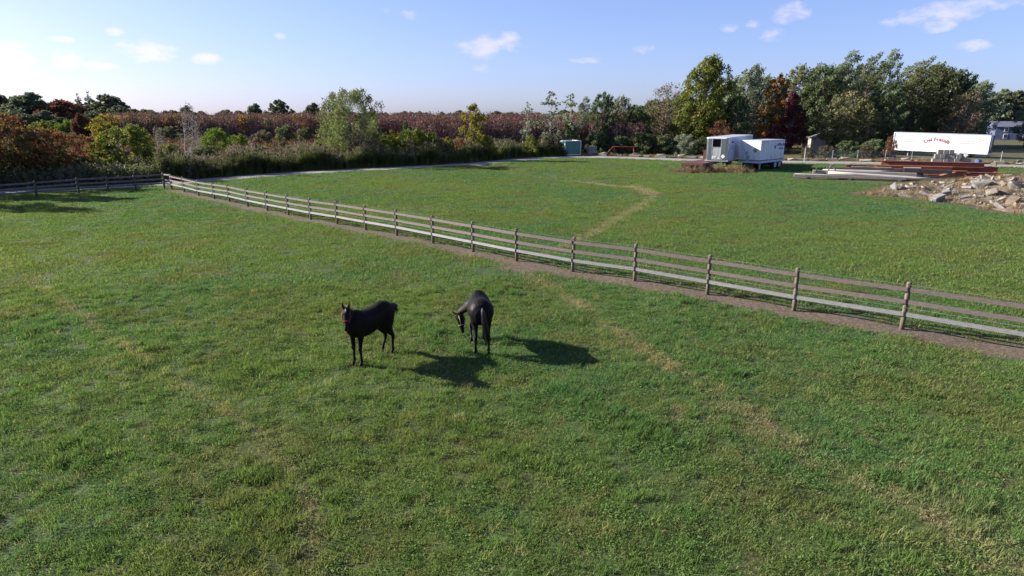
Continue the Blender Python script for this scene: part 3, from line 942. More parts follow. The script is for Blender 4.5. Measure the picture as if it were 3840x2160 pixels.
_h1 = Vector((-.565, -.825))
build_horse('horse', 'dark bay horse in a red halter, head turned to look at the viewer', (-3.49, 14.85, gz1(-3.49, 14.85) - .005), _h1, .93, 'bay_coat',
            [((.40, 0, 1.10), .27, .15), ((.55, .0, 1.22), .27, .15), ((.66, .01, 1.36), .21, .115), ((.735, .03, 1.49), .165, .092), ((.775, .06, 1.60), .125, .08), ((.79, .085, 1.655), .085, .07)],
            (math.cos(R(44)) * .6, math.sin(R(44)) * .6, -.80), (math.cos(R(44)), math.sin(R(44)), .55),
            {'FL': {'foot': (.43, .13)}, 'FR': {'foot': (.46, .12)}, 'HL': {'foot': (-.70, .13)}, 'HR': {'foot': (-.60, .15)}},
            [(-.78, 0, 1.33), (-.9, -.03, 1.33), (-1.0, -.09, 1.25), (-1.07, -.17, 1.1), (-1.08, -.22, .93)], 'halter_red', True, .085, 3, .98, 1.0)
_h2 = Vector((-.12, .993))
build_horse('horse', 'glossy black horse in a tan halter, grazing with its rump to the viewer', (-.83, 15.84, gz1(-.83, 15.84) - .005), _h2, .93, 'black_coat',
            [((.40, .0, 1.10), .27, .16), ((.58, .05, 1.13), .255, .155), ((.74, .16, 1.05), .205, .12), ((.87, .31, .94), .175, .10), ((.97, .46, .80), .14, .085), ((1.0, .57, .69), .09, .072)],
            (-.24, -.12, -.52), (.12, .95, .05),
            {'FL': {'foot': (.26, .23), 'knee': (.40)}, 'FR': {'foot': (.48, .12)}, 'HL': {'foot': (-.62, .17)}, 'HR': {'foot': (-.74, .17)}},
            [(-.79, 0, 1.36), (-.89, -.02, 1.28), (-.935, -.06, 1.0), (-.93, -.12, .62), (-.90, -.15, .22)], 'halter_tan', True, .045, 5, 1.2, 1.08)

# ------------------------------------------------------------------ lettering
def text_mesh(s, size, arc=0.0, bold=.0):
    """letters as flat mesh in the XZ plane, centred; arc>0 bends the line upward in its middle"""
    cu = bpy.data.curves.new('txt', 'FONT'); cu.body = s; cu.size = size; cu.align_x = 'CENTER'; cu.offset = bold
    cu.extrude = .003; cu.resolution_u = 3
    to = bpy.data.objects.new('txt', cu); COL.objects.link(to)
    dg = bpy.context.evaluated_depsgraph_get()
    me = bpy.data.meshes.new_from_object(to.evaluated_get(dg))
    bpy.data.objects.remove(to)
    for v in me.vertices:
        x, y, z = v.co
        if arc:
            a = x / arc; r_ = arc + y
            x, y = r_ * math.sin(a), r_ * math.cos(a) - arc
        v.co = (x, -z, y)
    return me

def wheel(parent, loc, r, w, axis_rz=0.0, rim='rim_grey', name='wheel'):
    o = empty_child(name, parent, loc, axis_rz)
    n = 18
    def ring(y, rr): return [Vector((rr * math.cos(2 * math.pi * k / n), y, rr * math.sin(2 * math.pi * k / n))) for k in range(n)]
    m = MB(); m.loft([ring(-w / 2, r * .6), ring(-w / 2, r * .93), ring(-w * .3, r), ring(w * .3, r), ring(w / 2, r * .93), ring(w / 2, r * .6)])
    m.build('tyre', MATS['rubber'], o, smooth=False)
    m = MB(); m.loft([ring(-w * .505, r * .58), ring(-w * .4, r * .5), ring(-w * .35, r * .2), ring(-w * .53, r * .17), ring(-w * .54, r * .02)])
    m.loft([ring(w * .505, r * .58), ring(w * .4, r * .5), ring(w * .35, r * .2), ring(w * .53, r * .17), ring(w * .54, r * .02)])
    m.build('rim', MATS[rim], o)
    return o
def empty_child(name, parent, loc, rz=0.0):
    o = bpy.data.objects.new(name, None); link(o, parent); o.location = loc; o.rotation_euler.z = rz; o.empty_display_size = .1
    return o

# trailers: local x = along the trailer away from its nose, y = towards its right side (seen from the nose), z up
def yaw_for(ax):                       # object x axis -> ax
    return math.atan2(ax[1], ax[0])

# --- refrigerated trailer, shiny nose with an open hatch
ax = Vector((math.sin(R(30)), math.cos(R(30)), 0))
t1 = empty('refrigerated_trailer', (23.8, 71.9, 0), yaw_for(ax))
tag(t1, 'derelict box trailer with shiny aluminium nose and dark square opening', 'trailer')
LB, W, z0, z1 = 14.0, 2.5, 1.05, 3.66        # body spans local y 0..W
rc = .34
def rounded(zv, inset=0.0):
    pts = []
    for cx_, cy_, a0 in ((rc, rc, 180), (rc, W - rc, 90)):
        rng_ = range(0, 91, 15)
        for k in rng_:
            a = R(a0 + 90 - k) if a0 == 180 else R(a0 + 90 - k)
            pts.append((cx_ + (rc - inset) * math.cos(a), cy_ + (rc - inset) * math.sin(a)))
    return pts
# nose with rounded vertical corners; the opening is a real hole between four panels
oy0, oy1, oz0, oz1 = .86, 1.74, 2.62, 3.46
m = MB()
arcL = [(rc + rc * math.cos(R(a)), rc + rc * math.sin(R(a))) for a in range(270, 179, -15)]
arcR = [(rc + rc * math.cos(R(a)), W - rc + rc * math.sin(R(a))) for a in range(180, 89, -15)]
def wall(m_, pts, za, zb, th=.05):
    for (a, b) in zip(pts[:-1], pts[1:]):
        m_.add([(a[0], a[1], za), (b[0], b[1], za), (b[0], b[1], zb), (a[0], a[1], zb)], [(0, 1, 2, 3)])
wall(m, arcL + [(0, oy0)], z0 + .18, z1 - .14)
wall(m, [(0, oy1)] + arcR, z0 + .18, z1 - .14)
wall(m, [(0, oy0), (0, oy1)], oz1, z1 - .14)
me = m.mesh('nose_skin', False)
mesh_obj('nose_skin', me, MATS['aluminium'], t1)
MB().box((.02, (oy0 + oy1) / 2, (z0 + .2 + oz0) / 2), (.06, oy1 - oy0 + .06, oz0 - z0 - .2)).build('patch_panel', MATS['dirty_panel'], t1)
hb = MB()
hb.box((.3, (oy0 + oy1) / 2, (oz0 + oz1) / 2), (.02, oy1 - oy0 + .1, oz1 - oz0 + .1))
for y in (oy0 - .02, oy1 + .02): hb.box((.17, y, (oz0 + oz1) / 2), (.28, .03, oz1 - oz0))
for z in (oz0 - .01, oz1 + .01): hb.box((.17, (oy0 + oy1) / 2, z), (.28, oy1 - oy0, .03))
hb.build('hatch_recess', MATS['dark_interior'], t1)
fr = MB()
for y in (oy0 - .04, oy1 + .04): fr.box((-.012, y, (oz0 + oz1) / 2 - .4), (.03, .06, oz1 - oz0 + .9))
fr.box((-.013, (oy0 + oy1) / 2, oz0 - .02), (.03, oy1 - oy0, .05))
fr.build('hatch_frame', MATS['dirty_panel'], t1)
m = MB()
ring0 = arcL + arcR
m.loft([[Vector((x, y, z)) for x, y in ring0] + [Vector((LB, W, z)), Vector((LB, 0, z))] for z in (z1 - .13, z1 - .02)] )
m.build('top_rail', MATS['trailer_white'], t1)
m = MB()
m.box((LB / 2 + rc / 2, W / 2, (z0 + z1) / 2 + .02), (LB - rc, W - .02, z1 - z0 - .32))
m.build('box_body', MATS['trailer_shade_white'], t1)
MB().box((LB / 2 + .1, W / 2, z0 + .09), (LB + .1, W + .02, .18)).build('bottom_rail', MATS['galvanised'], t1, bevel=.01)
MB().box((LB / 2 + .25, W / 2, z1 - .005), (LB - .5, W - .1, .03)).build('roof', MATS['galvanised'], t1)
for y, z, sy, sz, rot in ((.54, 1.62, .34, .34, 45),):
    o = MB().box((0, 0, 0), (.012, sy, sz)).build('placard', MATS['white_paint'], t1, (-.035, y, z)); o.rotation_euler.x = R(rot)
for y, z, sy, sz in ((1.6, 1.5, .12, .3), (1.38, 1.58, .2, .1), (1.39, 1.44, .1, .14), (1.02, 1.42, .22, .1), (.8, 1.34, .3, .05)):
    MB().box((-.028, y, z), (.015, sy, sz)).build('sticker', MATS['white_paint'], t1)
def worn_words(parent, x, z, h, widths, y, mat, seed):
    # a line of print too blurred and worn to read: letter-sized marks in word groups
    g_ = random.Random(seed); m_ = MB(); cx_ = x
    for wd in widths:
        end = cx_ + wd
        while cx_ < end:
            lw = h * g_.uniform(.3, .55); hh_ = h * g_.choice((.62, .7, 1.0))
            m_.box((cx_ + lw / 2, y, z + hh_ / 2), (lw, .006, hh_)); cx_ += lw + h * .14
        cx_ += h * .4
    return m_.build('worn_print', MATS[mat], parent)
for k, (h_, wd) in enumerate(((.3, [.9]), (.1, [.8]), (.1, [.6]), (.1, [.75]))):
    worn_words(t1, 1.5, 3.0 - (.0 if k == 0 else .1 + .19 * k), h_, wd, .006, 'print_blue', k)
for y in (.42, 2.08):
    lg = MB(); lg.box((1.9, y, .55), (.16, .16, 1.0)); lg.box((1.9, y, .05), (.32, .3, .08))
    lg.build('landing_leg', MATS['black_steel'], t1)
bc = MB(); bc.bar((1.9, .5, .95), (1.9, 1.25, .45), .06, .06); bc.bar((1.9, 2.0, .95), (1.9, 1.25, .45), .06, .06); bc.bar((1.9, .5, .42), (1.9, 2.0, .42), .05, .05)
bc.build('landing_brace', MATS['black_steel'], t1)
fb = MB()
for y in (.6, 1.9): fb.box((LB / 2, y, z0 - .12), (LB - 1, .12, .22))
for k in range(10): fb.box((1.2 + k * 1.3, W / 2, z0 - .05), (.08, W - .3, .1))
fb.build('chassis', MATS['black_steel'], t1)
for x in (11.2, 12.5):
    for y in (.22, 2.28): wheel(t1, (x, y, .5), .5, .42)
    MB().tube([(x, .3, .5), (x, 2.2, .5)], .07, 8).build('axle', MATS['black_steel'], t1)

# --- short white box trailer
ax = Vector((math.sin(R(45)), math.cos(R(45)), 0))
t2 = empty('box_trailer', (27.65, 72.7, 0), yaw_for(ax))
tag(t2, 'short white box trailer with maroon lower rail and blue lettering', 'trailer')
# local y: right corner at 0, left side at +W  (x axis points away from the viewer, so +y is to the left)
LB2, W2, z0, z1 = 6.3, 2.5, .80, 3.28
MB().box((LB2 / 2, W2 / 2, (z0 + .34 + z1) / 2 - .04), (LB2, W2, z1 - z0 - .42)).build('box_body', MATS['trailer_white'], t2, bevel=.02)
MB().box((LB2 / 2, W2 / 2, z0 + .16), (LB2 + .03, W2 + .03, .30)).build('bottom_rail', MATS['trailer_shade_white'], t2, bevel=.015)
m = MB(); m.box((LB2 / 2, -.018, z0 + .30), (LB2 + .05, .012, .09)); m.box((-.018, W2 / 2, z0 + .30), (.012, W2 + .05, .09)); m.build('maroon_stripe', MATS['maroon_paint'], t2)
m = MB(); m.box((LB2 / 2, W2 / 2, z1 - .04), (LB2 + .05, W2 + .05, .09)); m.build('top_rail', MATS['trailer_shade_white'], t2, bevel=.02)
MB().box((LB2 / 2, W2 / 2, z1 + .015), (LB2 - .06, W2 - .06, .03)).build('roof', MATS['galvanised'], t2)
# side lip rails and panel joints on the side
for k in range(1, 7): MB().box((k * .9, -.004, (z0 + .34 + z1) / 2 - .02), (.02, .012, z1 - z0 - .52)).build('seam', MATS['trailer_shade_white'], t2)
for x, y in ((.03, .03), (.03, W2 - .03)): MB().box((x - .025, y, (z0 + .34 + z1) / 2), (.05, .09, z1 - z0 - .45)).build('corner_post', MATS['trailer_white'], t2, bevel=.012)
m = MB()
for y in (.33, 2.17): m.box((-.008, y, 2.2), (.016, .03, 1.9))
for z in (1.27, 3.13): m.box((-.008, W2 / 2, z), (.016, 1.84, .03))
m.build('door_seam', MATS['galvanised'], t2)
o = MB().box((0, 0, 0), (.012, .34, .34)).build('placard', MATS['white_paint'], t2, (-.022, 1.95, 2.24)); o.rotation_euler.x = R(45)
o2 = MB().box((-.004, .0, 0), (.012, .22, .22)).build('placard_print', MATS['print_grey'], t2, (-.026, 1.9, 2.24)); o2.rotation_euler.x = R(45)
c = MB().tube([(-.012, .62, 2.2), (-.03, .62, 2.2)], .22, 18).build('placard', MATS['concrete'], t2)
MB().box((-.015, 1.62, 1.88), (.02, .36, .34)).build('plate', MATS['print_grey'], t2)
MB().box((-.04, 1.42, 1.38), (.08, .42, .62)).build('service_box', MATS['galvanised'], t2, bevel=.01)
MB().box((-.085, 1.42, 1.42), (.02, .3, .4)).build('service_door', MATS['dirty_panel'], t2)
worn_words(t2, 4.25, 2.62, .3, [.25, .75, .6], -.014, 'print_blue', 11)
worn_words(t2, 4.85, 2.22, .24, [.5, .5], -.014, 'print_blue', 12)
MB().box((3.75, -.008, 2.5), (.42, .012, .34)).build('emblem', MATS['print_blue'], t2)
for x, z, h in ((3.05, 1.4, .42), (3.85, 1.55, .34), (5.45, 1.62, .42)): MB().box((x, -.012, z), (.07, .02, h)).build('vent_slot', MATS['print_grey'], t2)
for k, x in enumerate((4.3, 5.45)):
    for y in (.25, W2 - .25): wheel(t2, (x, y, .5), .5, .46)
    MB().tube([(x, .3, .5), (x, W2 - .3, .5)], .07, 8).build('axle', MATS['black_steel'], t2)
fb = MB()
for y in (.7, W2 - .7): fb.box((LB2 / 2 + .4, y, z0 - .1), (LB2 - 1, .12, .2))
for k in range(5): fb.box((.9 + k * 1.2, W2 / 2, z0 - .05), (.08, W2 - .3, .1))
fb.box((5.0, W2 / 2, .62), (2.3, 1.2, .14))
fb.build('chassis', MATS['black_steel'], t2)
for y in (.55, W2 - .55): MB().box((1.3, y, .42), (.13, .13, .84)).build('landing_leg', MATS['galvanised'], t2)
MB().box((6.35, W2 / 2, .5), (.08, W2 - .2, .5)).build('mud_flap', MATS['rubber'], t2)

# --- low maroon flatbed
ax = Vector((math.sin(R(34)), math.cos(R(34)), 0))
t3 = empty('flatbed_trailer', (18.65, 71.5, 0), yaw_for(ax))
tag(t3, 'low maroon flatbed trailer with rusted deck beside the aluminium nosed trailer', 'trailer')
# local y: left rear corner 0, right side negative
for k in range(6): MB().box((3.7, -.2 - k * .4, .96), (7.4, .385, .05)).build('deck_plank', MATS['maroon_paint'], t3)
m = MB()
for y in (-.02, -2.38): m.box((3.7, y, .86), (7.42, .06, .2))
m.box((-.03, -1.2, .86), (.06, 2.4, .2))
m.build('side_rail', MATS['maroon_paint'], t3)
MB().box((7.3, -1.2, 1.52), (.08, 2.4, 1.1)).build('headboard', MATS['maroon_paint'], t3)
for y in (-.25, -2.15): MB().box((-.04, y, .44), (.03, .46, .66)).build('mud_flap', MATS['rubber'], t3)
m = MB()
for y in (-.75, -1.65): m.box((-.07, y, .56), (.07, .07, .5))
m.box((-.075, -1.2, .32), (.06, 1.8, .09)); m.box((-.07, -1.2, .79), (.06, 1.2, .07))
m.build('rear_bumper', MATS['maroon_paint'], t3)
m = MB()
for y in (-.75, -1.65): m.box((3.6, y, .68), (7, .1, .3))
m.build('chassis', MATS['black_steel'], t3)
for x in (1.0, 2.1):
    for y in (-.32, -2.1): wheel(t3, (x, y, .42), .42, .5)
    MB().tube([(x, -.4, .42), (x, -2.0, .42)], .06, 8).build('axle', MATS['black_steel'], t3)

# --- long white trailer with the tomato-products lettering
a47 = R(47)
ax = Vector((math.cos(a47), -math.sin(a47), 0))
L4, W4, H4 = 12.6, 2.5, 2.72
t4 = empty('long_trailer', (60.4, 104.0, .84), yaw_for(ax), R(1.1))
tag(t4, 'long white semi trailer with green and red stripes and maroon lettering', 'trailer')
# local x nose->tail, visible side at y = 0 facing -y, body at y>0
MB().box((L4 / 2, W4 / 2, H4 / 2 + .02), (L4 - .1, W4, H4 - .2)).build('box_body', MATS['white_paint'], t4, bevel=.03)
MB().box((L4 / 2, W4 / 2, H4 - .06), (L4, W4 + .04, .13)).build('top_rail', MATS['galvanised'], t4, bevel=.02)
MB().box((L4 / 2, W4 / 2, .05), (L4, W4 + .03, .16)).build('bottom_rail', MATS['trailer_white'], t4, bevel=.02)
MB().box((.04, .0, H4 / 2), (.2, .16, H4 - .06)).build('nose_post', MATS['white_paint'], t4, bevel=.05)
for k in range(7):
    MB().box((1.3 + k * 1.75, -.025, -.02), (1.0, .05, .07)).build('rail_scuff', MATS['galvanised'], t4)
def stripe(name, pts, w, mat):
    m_ = MB()
    for a, b in zip(pts[:-1], pts[1:]): m_.bar((a[0], -.012, a[1]), (b[0], -.012, b[1]), .008, w)
    m_.build(name, MATS[mat], t4)
stripe('green_stripe', [(.5, 1.68), (4.15, 1.68)], .085, 'print_green')
stripe('red_stripe', [(.5, 1.38), (4.15, 1.38)], .085, 'print_red')
stripe('green_stripe', [(7.75, 1.72), (10.6, 1.72), (12.35, 2.5)], .085, 'print_green')
stripe('red_stripe', [(7.75, 1.42), (10.6, 1.42), (12.35, 2.2)], .085, 'print_red')
mesh_obj('lettering', text_mesh('Dei Fratelli', .74, 3.0, .022), MATS['print_maroon'], t4, (5.95, -.014, 1.62))
mesh_obj('small_lettering', text_mesh('Italian Style Tomato Products', .235, 0, .002), MATS['print_grey'], t4, (5.95, -.014, .62))
m = MB(); R0 = 2.2
for k in range(15):
    a = (k - 7) * .075
    if k in (5, 9): continue
    m.box((5.95 + R0 * math.sin(a), -.012, 1.34 + R0 * math.cos(a) - R0), (.07, .006, .05), Matrix.Rotation(a, 3, 'Y'))
m.box((5.95, -.012, 1.12), (.42, .006, .07))
m.build('faint_print', MATS['print_faint'], t4)
rx = L4 + .005
MB().box((rx, .12, H4 / 2), (.07, .24, H4 - .1)).build('rear_frame', MATS['white_paint'], t4)
MB().box((rx + .01, .42, H4 / 2 + .02), (.05, .34, H4 - .2)).build('rear_trim', MATS['purple_trim'], t4)
MB().box((rx + .01, 1.05, H4 / 2 + .4), (.05, .9, H4 - 1.05)).build('rear_door', MATS['white_paint'], t4)
MB().box((rx + .012, 1.05, .72), (.055, .9, .42)).build('rear_plate', MATS['orange_plate'], t4)
MB().box((rx + .012, 1.05, .30), (.055, .9, .38)).build('rear_plate', MATS['maroon_paint'], t4)
MB().box((rx + .008, 2.0, H4 / 2), (.05, .95, H4 - .2)).build('rear_door', MATS['black_steel'], t4)
for x in (8.95, 10.0):
    for y in (.25, W4 - .25): wheel(t4, (x, y, -.22), .44, .45)
    MB().tube([(x, .3, -.22), (x, W4 - .3, -.22)], .07, 8).build('axle', MATS['black_steel'], t4)
m = MB()
for y in (.7, W4 - .7): m.box((L4 / 2, y, -.12), (L4 - 1, .1, .2))
m.box((9.3, W4 / 2, -.1), (2.6, 1.1, .16)); m.box((L4 - .1, W4 / 2, -.3), (.1, W4 - .6, .1))
m.build('chassis', MATS['black_steel'], t4)
for y in (.5, W4 - .5): MB().box((2.2, y, -.5), (.13, .13, .85)).build('landing_leg', MATS['galvanised'], t4)

# --- green metal storage box with white frame
sx, sy = 9.0, 104.6
t5 = empty('storage_box', (sx, sy, .06), R(27))
tag(t5, 'green ribbed metal storage box with white edges and one open side', 'storage box')
Wb, Db, Hb = 2.9, 2.7, 2.15
for k in range(17):
    MB().box((-Wb / 2 + .12 + k * (Wb - .24) / 16, -Db / 2 + .03 + (.018 if k % 2 else 0), Hb / 2), ((Wb - .24) / 16 - .005, .03, Hb - .16)).build('rib_panel', MATS['green_metal'], t5)
MB().box((0, Db / 2 - .03, Hb / 2), (Wb - .1, .04, Hb - .1)).build('back_panel', MATS['green_metal'], t5)
MB().box((-Wb / 2 + .04, 0, Hb / 2), (.04, Db - .1, Hb - .1)).build('side_panel', MATS['green_metal'], t5)
MB().box((Wb / 2 - .3, 0, Hb / 2), (.04, Db - .1, Hb - .1)).build('inner_panel', MATS['green_metal'], t5)
MB().box((0, 0, Hb - .03), (Wb - .04, Db - .04, .04)).build('roof', MATS['white_paint'], t5)
MB().box((0, 0, .05), (Wb - .04, Db - .04, .06)).build('base', MATS['black_steel'], t5)
for x in (-Wb / 2, Wb / 2):
    for y in (-Db / 2, Db / 2): MB().box((x, y, Hb / 2), (.12, .12, Hb)).build('corner_post', MATS['white_paint'], t5, bevel=.01)
for z in (Hb + .003, .04):
    for y in (-Db / 2, Db / 2): MB().box((0, y, z), (Wb - .12, .1, .1)).build('edge_rail', MATS['white_paint'], t5)
    for x in (-Wb / 2, Wb / 2): MB().box((x, 0, z), (.1, Db - .12, .1)).build('edge_rail', MATS['white_paint'], t5)

# --- red tubular cart frame on two wheels
t6 = empty('cart_frame', (15.0, 103.3, 0), R(-3))
tag(t6, 'red tubular cart frame on two cream wheels in front of the stones', 'cart')
TB = lambda a, b, r_=.06, nm='tube': MB().tube([a, b], r_, 8).build(nm, MATS['red_paint'], t6)
TB((1.0, 0, 1.34), (4.15, 0, 1.30), .06, 'top_tube'); TB((4.1, 0, 1.3), (4.35, 0, .0), .07, 'end_leg')
TB((1.0, 0, 1.34), (.25, 0, .62), .06, 'slant_tube'); TB((1.15, 0, 1.3), (1.13, 0, .62), .05, 'strut'); TB((1.13, 0, .62), (.75, 0, 1.02), .035, 'strut')
TB((.25, 0, .62), (.0, 0, .3), .05, 'fork'); TB((.4, 0, .72), (.68, 0, .3), .05, 'fork')
for x in (.0, .68): wheel(t6, (x, -.12, .28), .28, .16, 0, 'yellow_rim')

# --- houses behind
h1 = empty('garage', (57.4, 118, 0), R(-14))
tag(h1, 'small beige gabled garage half hidden behind an olive tree', 'garage')
hw_, dp, ev, pk = 3.4, 8.0, 2.35, 3.7
for k in range(11):                                    # lap siding boards on the gable
    z = k * .32; top = min(z + .33, pk)
    f = lambda zz: hw_ if zz <= ev else hw_ * max(0, (pk - zz) / (pk - ev))
    if f(z) <= .05: continue
    MB().add([(-f(z), -.02, z), (f(z), -.02, z), (f(top), .03, top), (-f(top), .03, top), (-f(z), .1, z), (f(z), .1, z), (f(top), .1, top), (-f(top), .1, top)],
             [(0, 1, 2, 3), (4, 7, 6, 5), (0, 4, 5, 1), (3, 2, 6, 7), (0, 3, 7, 4), (1, 5, 6, 2)]).build('siding_board', MATS['siding_beige'], h1)
m = MB(); m.box((0, dp / 2 + .1, ev / 2), (hw_ * 2 - .04, dp, ev)); m.build('wall', MATS['siding_beige'], h1)
for sgn in (-1, 1):
    th = math.atan2(pk - ev, hw_)
    ln = math.hypot(hw_, pk - ev) + .4
    o = MB().box((0, dp / 2 - .2, .06), (ln, dp + .7, .1)).build('roof', MATS['roof_grey'], h1, (sgn * (hw_ + .35) / 2, 0, (pk + ev) / 2 - .06))
    o.rotation_euler.y = sgn * th
    o = MB().box((0, -.58, -.02), (ln, .06, .2)).build('bargeboard', MATS['white_paint'], h1, (sgn * (hw_ + .35) / 2, 0, (pk + ev) / 2 - .06))
    o.rotation_euler.y = sgn * th
wn = MB().box((-.35, -.05, 1.0), (1.1, .08, .8)).build('window', MATS['white_paint'], h1)
MB().box((-.35, -.095, 1.02), (.9, .03, .6)).build('pane', MATS['window_dark'], wn)
MB().box((-hw_ + .08, -.06, ev / 2), (.14, .1, ev)).build('corner_board', MATS['white_paint'], h1)

h2 = empty('house', (put(2580, 172), 172, 0), R(-22))
tag(h2, 'two storey slate blue house with white window frames beyond the long trailer', 'house')
MB().box((0, 4, 1.75), (14, 8, 3.5)).build('wall', MATS['siding_blue'], h2)
for k in range(11): MB().box((0, -.02, .16 + k * .31), (13.9, .06, .28), Matrix.Rotation(R(-6), 3, 'X')).build('siding_board', MATS['siding_blue'], h2)
for sgn in (-1, 1):
    o = MB().box((0, 0, 0), (14.8, 4.6, .12)).build('roof', MATS['roof_blue'], h2, (0, 4 + sgn * 2.1, 4.05)); o.rotation_euler.x = R(-18 * sgn)
for k in range(2):
    m = MB(); x = -6.95 + 13.9 * k; m.add([(x, 0, 3.5), (x, 8, 3.5), (x, 4, 4.65), (x + .1, 0, 3.5), (x + .1, 8, 3.5), (x + .1, 4, 4.65)], [(0, 1, 2), (3, 5, 4), (0, 3, 4, 1), (1, 4, 5, 2), (2, 5, 3, 0)]); m.build('gable', MATS['siding_blue'], h2)
for x, z in ((-4.6, 2.7), (-1.9, 2.55), (.9, 2.55), (-4.6, 1.0), (-.3, 1.0), (3.6, 2.6), (4.0, 1.0)):
    w_ = MB().box((x, -.07, z), (.95, .1, 1.2)).build('window', MATS['white_paint'], h2)
    MB().box((x, -.13, z), (.7, .04, .95)).build('pane', MATS['window_dark'], w_)
MB().box((1.8, -.6, .55), (2.2, 1.2, 1.1)).build('porch', MATS['dark_timber'], h2)

# white garden fence far behind the trailers
vf = empty('white_garden_fence', (put(2016, 150), 150, 0), R(-6))
tag(vf, 'white panel garden fence far behind beneath the trees', 'fence')
for k in range(6): MB().box((-3.6 + k * 1.5, 0, .85), (1.42, .05, 1.3 + .1 * (k % 2))).build('panel', MATS['white_paint'], vf)
for k in range(7): MB().box((-4.35 + k * 1.5, 0, .9), (.12, .12, 1.8)).build('post', MATS['white_paint'], vf)

# ------------------------------------------------------------------ chain link fence
cf = empty('chain_link_fence', (0, 0, 0))
tag(cf, 'galvanised chain link fence with slim posts along the stone row', 'fence')
cpts = [(39.8, 88.7), (44.5, 90.6), (48.3, 91.2), (52.2, 91.2), (55.6, 90.7), (58.4, 89.6), (61.6, 88.6), (65.6, 87.4), (69.8, 86.8), (74.5, 86.2), (79.5, 85.5)]
for i, p in enumerate(cpts):
    hh = 1.75 if i == 0 else 1.4
    MB().tube([(0, 0, -.1), (0, 0, hh), (.02, 0, hh + .03)], [.05 if i == 0 else .034, .05 if i == 0 else .034, .01], 8).build('post', MATS['galvanised'], cf, (*p, 0))
m = MB()
for a, b in zip(cpts[:-1], cpts[1:]):
    a3, b3 = Vector((*a, 0)), Vector((*b, 0)); d = (b3 - a3); ln = d.length; d.normalize()
    sd = Vector((d.y, -d.x, 0)) * .004; hh = 1.3; st = .16; k = -hh
    while k < ln:
        for dr in (1, -1):
            x0_, x1_ = (k, k + hh) if dr == 1 else (k + hh, k)
            za, zb = .03, .03 + hh
            q0, q1 = x0_, x1_
            t0 = max(0, min(1, (0 - q0) / (q1 - q0) if q1 != q0 else 0)); t1_ = max(0, min(1, (ln - q0) / (q1 - q0)))
            lo, hi = min(t0, t1_), max(t0, t1_)
            if hi - lo < .02: continue
            pa = a3 + d * (q0 + (q1 - q0) * lo) + Vector((0, 0, za + hh * lo)); pb = a3 + d * (q0 + (q1 - q0) * hi) + Vector((0, 0, za + hh * hi))
            up = Vector((0, 0, .004))
            m.add([pa - up, pa + up, pb + up, pb - up], [(0, 1, 2, 3)])
        k += st
me = m.mesh('wire_mesh', False, False)
tag(mesh_obj('wire_mesh', me, MATS['galvanised'], cf), kind='stuff')

# ------------------------------------------------------------------ stones, blocks, beams
def chunk(seed, sx, sy, sz, pts=14, block=.5, bevel=.03):
    """angular broken stone: hull of points pushed towards the faces of a box"""
    g = random.Random(seed); bm = bmesh.new()
    for i in range(pts):
        p = Vector((g.uniform(-1, 1), g.uniform(-1, 1), g.uniform(-1, 1)))
        mx = max(abs(p.x), abs(p.y), abs(p.z)); p = p.lerp(p / mx, block)
        bm.verts.new((p.x * sx / 2, p.y * sy / 2, p.z * sz / 2))
    if block > .6:
        for x in (-1, 1):
            for y in (-1, 1):
                for z in (-1, 1):
                    if g.random() < .8: bm.verts.new((x * sx / 2 * g.uniform(.82, 1), y * sy / 2 * g.uniform(.82, 1), z * sz / 2 * g.uniform(.85, 1)))
    bmesh.ops.convex_hull(bm, input=bm.verts)
    loose = [v for v in bm.verts if not v.link_faces]
    bmesh.ops.delete(bm, geom=loose, context='VERTS')
    bmesh.ops.dissolve_limit(bm, angle_limit=R(9), verts=bm.verts, edges=bm.edges)
    bmesh.ops.bevel(bm, geom=bm.edges[:], offset=bevel, segments=1, affect='EDGES', clamp_overlap=True)
    me = bpy.data.meshes.new('chunk'); bm.to_mesh(me); bm.free()
    return me
CH = {}
for mt in ('concrete', 'limestone', 'dark_stone', 'tan_stone'):
    CH[mt] = []
    for i in range(6):
        asp = [(1, .7, .5), (1, .55, .35), (1, .8, .75), (1, .45, .3), (1, .7, .3), (.9, .8, .6)][i]
        me = chunk(i + 7, *asp, pts=12 + 2 * (i % 3), block=[.75, .85, .5, .8, .9, .35][i], bevel=.02)
        me.materials.append(MATS[mt]); CH[mt].append(me)
gR = random.Random(5)
def stone(name, me, loc, size, rot, label, cat, group):
    o = bpy.data.objects.new(name, me); link(o); o.location = loc; o.scale = (size,) * 3 if isinstance(size, float) else size
    o.rotation_euler = rot
    return tag(o, label, cat, group)

